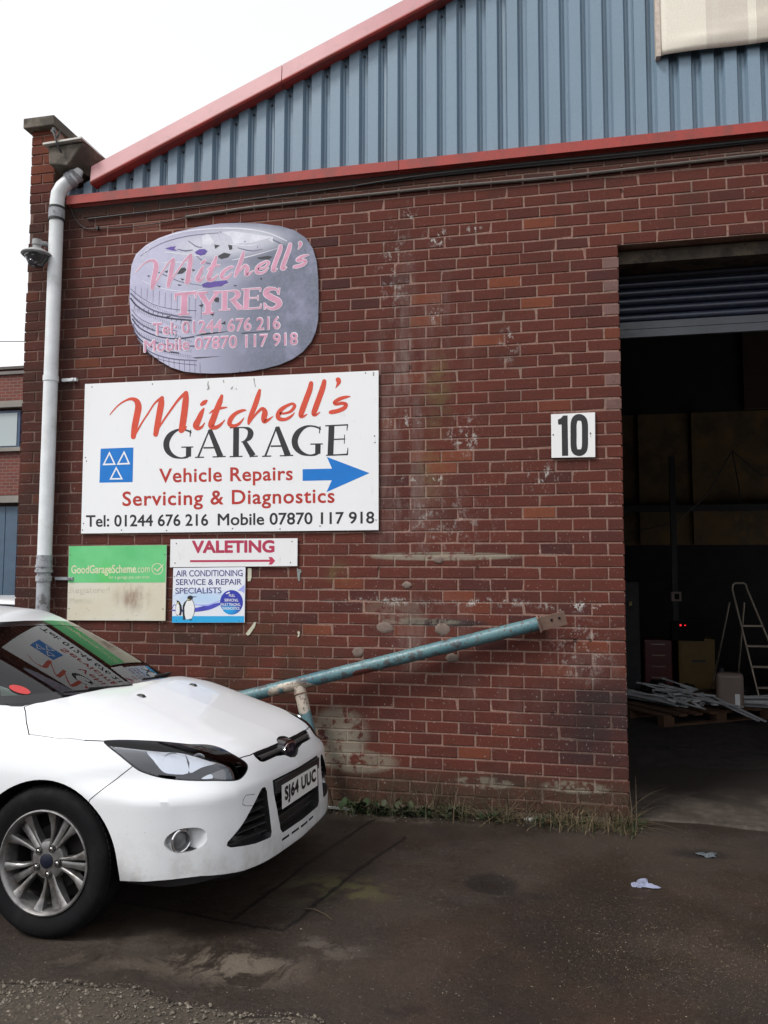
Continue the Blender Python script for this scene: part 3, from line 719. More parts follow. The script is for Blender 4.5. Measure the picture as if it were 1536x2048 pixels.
MIT2 = [  # units of the 5.12 drawing, second origin
 [(368,412,10),(345,412,26),(300,425,34),(250,455,40),(210,505,50),(200,555,44),(245,572,34),(300,548,28),(348,490,8)],
 [(508,208,30),(488,280,50),(458,370,52),(430,440,50),(405,505,42),(395,548,26)],
 [(405,545,10),(440,490,18),(490,430,26),(535,395,34),(562,430,56),(552,490,58),(556,528,42),(600,508,28),(645,474,6)],
 [(705,446,24),(770,442,22),(830,420,30),(866,370,34),(845,345,26),(795,362,30),(735,400,44),(700,450,50),(704,495,44),(765,506,34),(825,478,26),(866,436,6)],
 [(1035,135,44),(1022,200,56),(985,300,58),(945,410,58),(930,465,48),(950,478,26),(990,455,12)],
 [(1170,115,44),(1155,180,56),(1118,285,58),(1078,395,58),(1062,448,48),(1084,460,26),(1122,434,12)],
 [(1312,100,52),(1318,122,46),(1306,152,26),(1286,184,5)],
 [(1434,270,10),(1395,276,28),(1330,295,38),(1276,330,36),(1290,350,30),(1350,340,34),(1392,352,38),(1375,388,42),(1310,418,44),(1240,432,42),(1228,436,26)],
]
ink = Ink(T1S)
for st in MIT1: ink.strip(st)
i2 = Ink(TSB)
for st in MIT2: i2.strip(st)
b = len(ink.v); ink.v += i2.v; ink.f += [tuple(b+i for i in f) for f in i2.f]
ink.build('script_lettering', red, main)
def ser_G(I, f, g=0):
    I.strip([f(1034,334,14),f(1000,314,18),f(940,302,16),f(880,314,28),f(815,365,54),f(782,440,62),f(795,515,58),f(850,572,38),f(925,594,16),f(985,586,24),f(1012,566,30)], grow=g)
    I.strip([f(1031,306,14),f(1024,375,9)], caps=False, grow=g); I.strip([f(1010,482,54),f(1008,580,54)], caps=False, grow=g); I.strip([f(935,483,12),f(1058,481,12)], caps=False, grow=g)
def ser_A(I, f, g=0):
    I.strip([f(1224,300,14),f(1108,584,20)], caps=False, grow=g); I.strip([f(1226,304,46),f(1336,580,62)], caps=False, grow=g); I.strip([f(1162,490,16),f(1290,488,16)], caps=False, grow=g)
    I.strip([f(1075,588,12),f(1168,585,12)], caps=False, grow=g); I.strip([f(1255,583,12),f(1390,578,12)], caps=False, grow=g)
def ser_R(I, f, g=0):
    I.strip([f(268,590,60),f(265,885,60)], caps=False, grow=g); I.strip([f(203,592,12),f(330,588,12)], caps=False, grow=g); I.strip([f(201,888,12),f(333,884,12)], caps=False, grow=g)
    I.strip([f(295,590,12),f(350,590,16),f(395,605,38),f(416,645,60),f(400,695,52),f(355,728,20),f(320,738,10)], caps=False, grow=g); I.strip([f(350,730,44),f(440,880,64)], caps=False, grow=g); I.strip([f(405,886,12),f(490,881,12)], caps=False, grow=g)
def ser_E(I, f, g=0):
    I.strip([f(1245,572,60),f(1233,870,60)], caps=False, grow=g); I.strip([f(1180,572,13),f(1412,561,15)], caps=False, grow=g); I.strip([f(1408,558,14),f(1402,622,7)], caps=False, grow=g)
    I.strip([f(1260,711,13),f(1384,706,13)], caps=False, grow=g); I.strip([f(1378,662,8),f(1376,754,8)], caps=False, grow=g); I.strip([f(1188,874,12),f(1412,864,17)], caps=False, grow=g); I.strip([f(1413,796,7),f(1405,866,16)], caps=False, grow=g)
idt = lambda x, y, w: (x, y, w)
ia = Ink(TA); ser_G(ia, idt); ser_A(ia, idt)
ib = Ink(TB); ser_R(ib, idt); ser_A(ib, lambda x, y, w: ((x-1075)*1.012+533, (y-588)*1.06+884, w*1.03)); ser_G(ib, lambda x, y, w: ((x-748)*1.04+833, (y-290)*1.025+561, w*1.03)); ser_E(ib, idt)
b = len(ia.v); ia.v += ib.v; ia.f += [tuple(b+i for i in f) for f in ib.f]
ia.build('serif_lettering', blackp, main)
i = Ink(T1); i.text('Vehicle Repairs', (412, 572), (1060, 560), (412, 507), .022, 1.06); i.build('red_lettering', dred, main); i = Ink(T1); i.text('Servicing & Diagnostics', (233, 686), (1264, 670), (233, 619), .022, 1.08); i.build('red_lettering', dred, main)
i = Ink(T1); i.text('Tel: 01244 676 216', (55, 788), (648, 782), (55, 734), .022); i.build('phone_lettering', blackp, main); i = Ink(T1); i.text('Mobile 07870 117 918', (697, 781), (1458, 771), (697, 726), .022); i.build('phone_lettering', blackp, main)
i = Ink(T1); i.poly([(1110,508),(1253,505),(1228,448),(1436,527),(1226,620),(1252,562),(1110,565)]); i.build('blue_arrow', blue, main)
i = Ink(T1); i.poly([(125,408),(285,402),(281,571),(119,574)]); bsq = i.build('test_station_emblem', blue, main)
i = Ink(T1S)
for tri_ in (((168,421),(134,489),(199,487)), ((240,417),(203,487),(269,484)), ((201,495),(168,559),(234,558))):
    P = [np.array(q, float) for q in tri_]; c_ = sum(P)/3
    inn = [c_+(q-c_)*.66 for q in P]
    for q in range(3): i.poly([P[q], P[(q+1) % 3], inn[(q+1) % 3], inn[q]])
i.build('triangles', whitep, bsq)
fixings(main, [(184,774),(305,768),(731,746),(747,746),(747,750),(171,915),(173,922),(749,872),(750,885),(167,1047),(165,1060),(243,1060),(333,1061),(465,1057),(560,1058),(640,1052),(752,1040)], MS, .0055)
m = MB()
for (x, y, r) in ((415, 778, 5), (508, 762, 4), (463, 776, 3), (470, 777, 2), (447, 762, 2.5), (463, 763, 1.5)):
    pass
sc = flat((.30, .29, .28), .6, 'scuff_mark'); i = Ink(T1)
i.strip([(650, 80, 3), (648, 95, 6), (652, 112, 9), (646, 120, 6)]); i.strip([(873, 68, 7), (875, 85, 4), (880, 106, 4)]); i.strip([(724, 76, 6), (726, 86, 4)]); i.strip([(763, 116, 8), (768, 107, 5)]); i.strip([(785, 115, 4), (787, 118, 5)])
i.build('scuff', sc, main)

# ---------- tyre sign
TSY = -.020
tyre_out = [(262,640),(259,600),(260,560),(263,530),(272,508),(292,490),(318,476),(352,464),(400,453),(440,447),(480,445.5),(520,447),(560,452),(590,461),(612,476),(625,496),(633,522),(636,556),(637,600),(636,640),(631,664),(622,684),(605,704),(585,718),(560,729),(530,737),(500,742.5),(460,746),(425,747),(395,746),(368,743),(343,735),(320,722),(300,707),(284,690),(272,668)]
tf = new_mat('faded_purple_print', (.40, .40, .52), .40, 0, .4); k = NT(tf); co = k.geo()
sx = k.n('SeparateXYZ'); k.l(co, sx.inputs[0])
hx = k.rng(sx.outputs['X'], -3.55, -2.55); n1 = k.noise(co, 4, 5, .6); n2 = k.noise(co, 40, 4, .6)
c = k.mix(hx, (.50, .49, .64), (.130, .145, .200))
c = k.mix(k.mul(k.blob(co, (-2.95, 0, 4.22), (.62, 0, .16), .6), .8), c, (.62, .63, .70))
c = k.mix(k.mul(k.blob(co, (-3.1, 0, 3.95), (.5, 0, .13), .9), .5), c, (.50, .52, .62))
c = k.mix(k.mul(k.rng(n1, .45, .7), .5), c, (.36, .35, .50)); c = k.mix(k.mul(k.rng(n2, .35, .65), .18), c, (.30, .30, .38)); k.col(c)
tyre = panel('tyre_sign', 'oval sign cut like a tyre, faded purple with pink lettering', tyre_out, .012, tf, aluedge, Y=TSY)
TT = drawer(3.657, 240, 430, TSY-.0005); TT2 = drawer(3.657, 240, 430, TSY-.0010); TT3 = drawer(3.657, 240, 430, TSY-.0015)
pale = flat((.66, .66, .74), .45, 'pale_lilac_print', .1); dk = flat((.040, .038, .075), .5, 'grey_violet_print', .2); vio = flat((.10, .055, .30), .45, 'violet_print', .1); blk_p = flat((.03, .03, .04), .5, 'black_chip_print')
i = Ink(TT)
for grv, wdt in (([(78,540),(150,600),(260,660),(400,690),(560,700)], 4), ([(78,610),(130,670),(230,725),(360,755),(520,770)], 12), ([(85,690),(150,760),(280,815),(420,850)], 4),
                 ([(90,760),(150,830),(270,885),(400,905),(540,890)], 10), ([(100,850),(170,930),(290,985),(430,1010)], 10), ([(150,960),(250,1040),(400,1080),(560,1098)], 4)):
    i.strip([(x, y, wdt) for x, y in grv])
for q in range(12):
    x = 112+q*44; y0 = 520+q*9; i.strip([(x, y0, 2.2), (x-3, y0+70+q*8, 2.2)], caps=False)
for q in range(11):
    x = 205+q*38; y0 = 1020+q*6; i.strip([(x, y0, 2.5), (x+2, y0+62+q*3, 2.5)], caps=False)
for q in range(12):
    x = 110+q*34; y0 = 660+q*11+0; i.strip([(x, y0, 5), (x-8, y0+26, 2)], caps=False); i.strip([(x-6, y0+130-q*1.5, 4), (x-10, y0+152-q*1.5, 2)], caps=False); i.strip([(x+6, y0+262-q*6, 4), (x+2, y0+284-q*6, 2)], caps=False)
for q in range(34):
    x = 92+q*13; f_ = min(1, q/10)
    for (y0, hh) in ((592+q*5.5, 20), (668+q*5.2, 30), (745+q*5.0, 26), (835+q*4.2, 34), (930+q*2.8, 30)):
        if x > 100+max(0, (y0-850))*.35: i.strip([(x, y0+f_*6, 2.4), (x-4, y0+hh, 1.6)], caps=False)
i.build('tread_print', dk, tyre)
mid_ = flat((.13, .13, .20), .45, 'slate_print', .15); i = Ink(TT)
for grv, wdt in (([(80,575),(150,640),(250,700),(390,735),(520,750)], 13), ([(88,730),(150,795),(270,850),(410,872)], 12), ([(92,800),(150,880),(270,935),(410,955),(560,960)], 12), ([(130,905),(220,1000),(370,1050),(560,1065)], 9)):
    i.strip([(x, y, wdt) for x, y in grv])
i.strip([(150,300,4),(240,240,4),(350,190,5),(520,150,5),(720,130,4)]); i.strip([(560,300,6),(620,345,9),(700,365,6)]); i.strip([(860,240,5),(960,262,8),(1040,250,4)]); i.strip([(500,190,5),(560,230,8),(600,235,5)]); i.strip([(420,250,6),(480,262,10),(530,255,5)]); i.strip([(240,400,5),(330,440,8),(450,490,6),(600,515,4)])
i.strip([(1120,180,8),(1200,230,12),(1260,320,9)]); i.build('slate_print', mid_, tyre)
i = Ink(TT)
i.strip([(100,330,5),(170,245,5),(300,170,7),(480,120,8),(700,98,9),(900,100,10),(1080,130,9),(1220,190,6)]); i.strip([(300,350,4),(420,345,8),(520,350,4)]); i.strip([(330,270,6),(480,288,9),(640,300,5)])
i.strip([(820,215,8),(930,225,10),(1010,215,4)]); i.strip([(820,330,5),(960,300,8),(1150,245,3)]); i.poly([(740,125),(820,118),(1120,160),(960,205),(830,212),(812,160)])
i.poly([(600,160),(640,130),(690,200),(660,225),(600,215)]); i.poly([(1085,180),(1120,155),(1118,205)]); i.strip([(160,480,4),(300,535,5),(480,560,5),(620,540,4)]); i.strip([(620,520,3),(700,525,5),(800,500,3)])
i.build('rim_print', pale, tyre)
i = Ink(TT2)
for P in ([(330,245),(370,232),(410,228),(395,245),(420,262),(375,258)], [(548,270),(580,250),(620,248),(640,265),(620,290),(590,298),(556,285)], [(600,505),(640,490),(780,478),(792,495),(740,520),(650,532),(605,528)], [(905,195),(920,188),(915,200)]):
    i.poly(P)
i.build('violet_print', vio, tyre)
i = Ink(TT2)
for P in ([(715,300),(760,275),(810,285),(790,310),(740,322),(722,312)], [(690,215),(730,222),(695,248)], [(790,218),(820,222),(822,250),(800,255)], [(1000,312),(1080,298),(1118,305),(1085,325),(1020,322)], [(430,395),(470,382),(490,400),(455,428),(420,432)],
          [(325,415),(350,402),(345,425)], [(680,600),(725,605),(720,640),(690,630)], [(575,660),(610,650),(600,675)], [(660,725),(690,712),(680,738)], [(270,515),(300,522),(285,532)], [(420,505),(455,512),(430,518)], [(525,395),(550,400),(535,412)],
          [(830,512),(860,516),(838,522)], [(1022,465),(1040,458),(1035,478)], [(200,440),(225,445),(205,452)], [(440,460),(470,470),(455,480)], [(540,885),(620,862),(800,850),(690,868),(600,880)], [(525,1042),(740,1032),(560,1050)], [(740,795),(770,775),(772,800)], [(880,862),(1130,846),(900,868)], [(330,745),(380,735),(350,750)]):
    i.poly(P)
i.build('peeling_patch', blk_p, tyre)
# pink words with a pale outline; the same script as on the white board
A_ = np.linalg.solve(np.array([[170,243,1],[1340,150,1],[283,362,1]], float), np.array([[115,420],[1378,290],[235,548]], float))
mp = lambda x, y: tuple(np.array([x, y, 1.0]) @ A_)
def words(I, g):
    for st in MIT1: I.strip([(*mp(x, y), w_*1.06) for x, y, w_ in st], grow=g)
    for st in MIT2: I.strip([(*mp(((420+x/5.12)-150)*2.438, ((740+y/5.12)-730)*2.438), w_/5.12*2.438*1.08) for x, y, w_ in st], grow=g)
    f = lambda x, y, w_: (x, y, w_)
    ln = lambda a, b, w0, w1=None: I.strip([(*a, w0), (*b, w1 or w0)], caps=False, grow=g)
    ln((473,572),(467,728),44); ln((400,582),(556,568),20); ln((404,578),(408,622),14,8); ln((551,568),(556,612),14,8); ln((428,728),(506,722),16)
    ln((590,572),(640,650),40,36); ln((712,566),(655,650),22,20); ln((646,640),(644,720),42); ln((562,572),(640,566),15); ln((682,566),(738,562),15); ln((600,722),(684,714),15)
    R_f = lambda x, y, w_: ((x-201)*.66+722, (y-590)*.455+(562-(x-201)*.045), w_*.60); ser_R(I, R_f, g)
    E_f = lambda x, y, w_: ((x-1180)*.62+888, (y-572)*.475+(545-(x-1180)*.02), w_*.62); ser_E(I, E_f, g)
    I.strip([(1160,575,12),(1148,548,14),(1112,538,20),(1078,548,34),(1070,578,42),(1110,605,42),(1158,630,42),(1160,662,36),(1120,685,20),(1080,675,14),(1060,650,10)], grow=g)
    ln((1166,530),(1160,585),10,7); ln((1056,640),(1060,695),7,10)
pinkp = flat((.58, .27, .38), .45, 'faded_pink_print', .12); outl = flat((.70, .66, .72), .45, 'pale_outline_print', .06)
i = Ink(TT2); words(i, 3.8)
i.text('Tel: 01244 676 216', (236, 880), (1172, 832), (236, 790), .032); i.text('Mobile 07870 117 918', (174, 1004), (1300, 948), (174, 915), .032); i.build('lettering_outline', outl, tyre)
i = Ink(TT3); words(i, 0)
i.text('Tel: 01244 676 216', (240, 877), (1168, 830), (240, 792), .012); i.text('Mobile 07870 117 918', (178, 1000), (1297, 945), (178, 918), .012); i.build('pink_lettering', pinkp, tyre)
i = Ink(TT2); i.text('POTENZA'[:0]+'SKION', (165, 345), (225, 235), (145, 330), .0); i.build('faint_lettering', pale, tyre)
fixings(tyre, [(441,464),(515,494),(610,500),(265,600),(335,738),(622,664),(633,606),(480,743)], TSY, .004)

# ---------- door number
tn = panel('number_sign', 'square white plate with the number 10 beside the doorway', [(1102, 828.5), (1190, 824.5), (1190.5, 914), (1103, 915.5)], .012, white_board('white_number_board', (.76, .76, .755), .2), aluedge, Y=-.020)
TN = drawer(5.389, 1000, 820, -.0206); i = Ink(TN)
i.poly([(625, 102), (655, 90), (680, 60), (728, 58), (735, 493), (668, 495), (664, 156), (626, 158)])
i.strip([(852, 79, 72), (895, 95, 66), (914, 150, 66), (916, 270, 66), (914, 395, 66), (895, 445, 66), (855, 460, 72), (812, 447, 66), (795, 395, 66), (793, 270, 66), (794, 150, 66), (812, 95, 66)], closed=True); i.build('numerals', blackp, tn)
fixings(tn, [(1106.5, 869.5), (1181, 866.5)], -.020, .006)
i = Ink(TN); i.strip([(978, 250, 7), (979, 275, 4), (980, 300, 2)]); i.build('rust_run', flat((.30, .20, .13), .7, 'rust_mark'), tn)

# ---------- valeting sign
vs = panel('valeting_sign', 'long narrow white sign reading VALETING over a crimson arrow', [(341, 1078.5), (595, 1076.5), (594.5, 1132), (340, 1134.5)], .010, white_board('white_valeting_board', (.74, .74, .745), .2), aluedge, Y=-.018)
TV = drawer(5.297, 330, 1060, -.0186); crim = flat((.42, .035, .085), .5, 'crimson_print', .1); i = Ink(TV)
i.text('VALETING', (293, 238), (1153, 232), (293, 120), .052); i.build('crimson_lettering', crim, vs)
i = Ink(TV); i.poly([(265, 319), (1110, 314), (1098, 286), (1132, 286), (1168, 326), (1132, 366), (1098, 366), (1112, 337), (265, 341)]); i.build('crimson_arrow', crim, vs)
fixings(vs, [(353, 1087), (584, 1083), (350, 1126), (581, 1125)], -.018, .005)

# ---------- air conditioning sign
acm = new_mat('blue_white_print', (.72, .75, .80), .35, 0, .4, .1); k = NT(acm); co = k.geo(); sx = k.n('SeparateXYZ'); k.l(co, sx.inputs[0])
c = k.mix(k.mul(k.blob(co, (-3.10, 0, 1.43), (.42, 0, .10), .9), .75), (.72, .74, .80), (.38, .58, .82)); k.col(c)
ac = panel('air_conditioning_sign', 'small blue and white air conditioning sign with two penguins', [(346.5, 1136), (491, 1134), (489, 1245), (344, 1245.5)], .008, acm, aluedge, Y=-.016)
TC = drawer(5.297, 330, 1060, -.0166); TC2 = drawer(5.297, 330, 1060, -.0172); TC3 = drawer(5.297, 330, 1060, -.0178)
navyp = flat((.055, .050, .20), .45, 'navy_print', .1); cy_ = flat((.03, .36, .68), .4, 'cyan_print'); bl2 = flat((.07, .07, .42), .4, 'violet_blue_print', .2); bl3 = flat((.35, .40, .78), .4, 'soft_blue_print', .15)
i = Ink(TC2); i.text('AIR CONDITIONING', (118, 492), (822, 487), (118, 428), .004, .95); i.text('SERVICE & REPAIR', (115, 582), (812, 578), (115, 522), .004, .95); i.text('SPECIALISTS', (110, 674), (598, 668), (110, 614), .004, .95); i.build('navy_lettering', navyp, ac)
i = Ink(TC); i.poly([(75, 912), (838, 912), (836, 978), (74, 981)]); i.build('cyan_band', cy_, ac)
i = Ink(TC); i.strip([(78, 850, 14), (200, 855, 26), (330, 845, 44), (480, 815, 50), (610, 770, 16)]); i.strip([(78, 830, 5), (100, 790, 7), (140, 830, 4)]); i.build('violet_wave', bl2, ac)
i = Ink(TC); i.strip([(82, 700, 3), (250, 640, 3), (450, 640, 3), (600, 690, 3)]); i.strip([(310, 790, 10), (450, 795, 16), (600, 740, 5)]); i.poly([(770, 640), (842, 578), (841, 668), (800, 645)]); i.build('blue_wave', bl3, ac)
i = Ink(TC2); i.poly([(704+121*math.cos(t), 766+130*math.sin(t)) for t in np.linspace(0, 2*np.pi, 40, endpoint=False)])
dsm = new_mat('blue_disc_print', (.03, .10, .48), .35, 0, .4); k = NT(dsm); co = k.geo(); k.col(k.mix(k.blob(co, (-2.90, 0, 1.34), (.12, 0, .07), .9), (.035, .045, .36), (.02, .33, .70))); dsk = i.build('blue_disc', dsm, ac)
i = Ink(TC3)
for tx, y, x0, x1 in (('FULL', 706, 678, 742), ('SERVICING,', 756, 630, 778), ('FAULT TRACING,', 802, 590, 800), ('DIAGNOSTICS', 843, 602, 788)): i.text(tx, (x0, y), (x1, y+2), (x0, y-28), .012, .9)
i.strip([(648, 675, 8), (680, 662, 14)]); i.build('white_lettering', whitep, dsk)
pw = flat((.76, .76, .76), .4, 'penguin_white'); pb = flat((.02, .022, .03), .4, 'penguin_black'); py_ = flat((.62, .50, .10), .4, 'penguin_yellow')
def penguin(pts_b, pts_w, pts_y, beak, feet):
    i = Ink(TC2)
    i.poly(pts_b); i.poly(beak); [i.poly(f) for f in feet]; o = i.build('penguin', pb, ac)
    i = Ink(TC3); i.poly(pts_w); i.build('penguin_breast', pw, o); i = Ink(TC3); i.poly(pts_y); i.build('penguin_neck', py_, o)
penguin([(240,735),(236,712),(250,697),(275,693),(292,702),(296,722),(288,735),(306,770),(318,820),(312,880),(285,940),(225,948),(192,935),(186,880),(188,800),(205,765)],
        [(238,745),(282,735),(302,775),(313,825),(306,885),(282,938),(222,948),(208,900),(206,820),(222,770)], [(238,738),(252,728),(262,742),(282,734),(276,748),(240,752)], [(290,703),(345,705),(292,714)], [[(186,936),(215,946),(208,956),(184,945)], [(255,948),(288,945),(285,957),(258,957)]])
penguin([(128,768),(122,752),(140,748),(155,760),(175,800),(182,850),(172,890),(160,902),(120,900),(110,850),(114,800)],
        [(120,790),(138,775),(152,800),(156,860),(148,900),(122,898),(112,850)], [(126,772),(148,764),(146,776),(128,782)], [(122,742),(140,752),(128,760)], [[(118,898),(142,902),(130,908)], [(150,896),(180,898),(160,906)]])
fixings(ac, [(349, 1153), (484.5, 1152), (352.5, 1241), (478.5, 1242)], -.016, .004)

# ---------- green and cream scheme sign
gm = new_mat('green_print', (.10, .50, .17), .5, 0, .4); k = NT(gm); co = k.geo()
c = k.mix(k.rng(k.noise(co, 3, 5, .6), .3, .7), (.10, .47, .17), (.15, .55, .22)); c = k.mix(k.mul(k.blob(co, (-3.93, 0, 1.6), (.10, 0, .16), .9), .5), c, (.09, .55, .10)); k.col(c)
cm = new_mat('yellowed_cream_board', (.62, .58, .47), .55, 0, .4); k = NT(cm); co = k.geo(); sx = k.n('SeparateXYZ'); k.l(co, sx.inputs[0])
n1 = k.noise(co, 14, 6, .7, stretch=(1, 1, .35)); n2 = k.noise(co, 60, 5, .7, stretch=(.5, 1, 1))
c = k.mix(k.rng(k.noise(co, 2.5, 4), .3, .7), (.64, .61, .52), (.60, .55, .42)); c = k.mix(k.mul(k.mul(k.blob(co, (-3.70, 0, 1.43), (.22, 0, .16), .9), k.rng(n1, .38, .66)), .8), c, (.24, .15, .10))
c = k.mix(k.mul(k.blob(co, (-3.72, 0, 1.42), (.14, 0, .09), .9), .45), c, (.30, .22, .16)); c = k.mix(k.mul(k.rng(n2, .62, .68), .6), c, (.25, .21, .16)); k.col(c)
gs = panel('scheme_sign', 'weathered green and cream sign with faded lettering left of the penguin sign', [(138, 1092.5), (333.5, 1090), (330.5, 1241.5), (134, 1240.5)], .010, cm, aluedge, Y=-.020)
TG = drawer(3.072, 120, 1070, -.0206); TG2 = drawer(3.072, 120, 1070, -.0212)
i = Ink(TG); i.poly([(57, 69), (655, 62), (647, 292), (50, 293)]); gb = i.build('green_band', gm, gs)
crp = flat((.62, .63, .42), .5, 'cream_print', .12); fnt = flat((.55, .51, .41), .6, 'ghost_print', .15)
i = Ink(TG2); i.text('GoodGarageScheme', (70, 236), (466, 231), (70, 188), .022); i.text('.com', (468, 231), (551, 229), (468, 185), .004); i.text('for a garage you can trust', (300, 268), (550, 266), (300, 250), .006)
i.strip([(598+33*math.cos(t), 208+33*math.sin(t), 5) for t in np.linspace(0, 2*np.pi, 24, endpoint=False)], closed=True); i.strip([(582, 208, 9), (597, 222, 12), (634, 182, 5)], smooth=False); i.build('cream_lettering', crp, gb)
i = Ink(TG); i.text('Registered', (62, 357), (305, 355), (62, 320), .008); i.text('Member', (60, 420), (205, 418), (60, 385), .012); i.build('ghost_lettering', fnt, gs)
fixings(gs, [(141, 1110), (329.5, 1109), (138, 1217), (326, 1218)], -.020, .005)

# ---------- torn sticky pads and scraps left on the bricks
padm = rough_mat('torn_foam_pad', (.50, .49, .38), .8, .2, 60, .001, dirt=((.15, .13, .08), 60, .5, .6)); gmet = rough_mat('grey_bracket', (.20, .21, .20), .5, .3, 60, .001)
def scrap(P, label, mat, name='sign_remnant'):
    q = [on_plane(330+a/5.297, 1060+b/5.297, -.006) for a, b in P]; c = sum(q)/len(q); K = len(q); m = MB()
    m.add([(p[0]-c[0], -.006, p[1]-c[1]) for p in q]+[(p[0]-c[0], 0, p[1]-c[1]) for p in q], [tuple(range(K))[::-1], tuple(range(K, 2*K))]+[(i, K+i, K+(i+1) % K, (i+1) % K) for i in range(K)])
    o = m.build(name, mat); o.location = (c[0], 0, c[1]); tag(o, label, 'scrap')
scrap([(876,402),(915,405),(916,500),(905,538),(876,546)], 'cream strip of torn pad right of the penguin sign', padm)
scrap([(1395,400),(1412,415),(1440,418),(1445,445),(1430,460),(1428,540),(1412,542),(1402,480)], 'torn grey scrap under the right end of the valeting sign', gmet)
scrap([(855,1098),(948,975),(965,978),(950,1030),(895,1110),(875,1118)], 'slanting torn sticker lower right of the penguin sign', padm)
scrap([(1400,1080),(1418,1070),(1428,1085),(1420,1130),(1402,1135),(1410,1105)], 'small white scrap on the bricks above the leaning blue pipe', padm)
# mortar daubs on the wall
dm = rough_mat('mortar_daub', (.17, .125, .105), .95, .25, 40, .003)
for (px, py, rx, ry) in ((814, 1170, .036, .024), (770, 1255, .062, .042), (884, 1258, .052, .046), (716, 1304, .040, .036), (877, 1120, .034, .026), (904, 1316, .045, .032)):
    c = on_plane(px, py, 0); m = MB(); K = 18; rr = random.Random(px); V_ = []
    for s_, y_ in ((1.0, -.0005), (.86, -.0045), (.4, -.006)):
        V_ += [(c[0]+rx*s_*math.cos(t)*(1+rr.uniform(-.15, .15)), y_, c[1]+ry*s_*math.sin(t)*(1+rr.uniform(-.15, .15))) for t in np.linspace(0, 2*np.pi, K, endpoint=False)]
    m.add(V_, [(r*K+j, r*K+(j+1) % K, (r+1)*K+(j+1) % K, (r+1)*K+j) for r in range(2) for j in range(K)]+[tuple(range(2*K, 3*K))]); m.build('mortar_daub', dm, wallp, True, 60)
# drilled holes in the brickwork
hm = new_mat('drill_hole', (.004, .003, .003), 1.0)
for (px, py) in ((1243, 337), (1243, 381), (194, 549), (758, 1136), (955, 1136), (1150, 1281), (1180, 1280), (1104, 1427), (820, 734)):
    c = on_plane(px, py, 0); m = MB(); m.lathe([(.010, -.003), (.009, .004), (.0005, .005)], (c[0], 0, c[1]), (0, 1, 0), 10); m.build('drill_hole', hm, wallp)
STICK=(-.624,1.025)
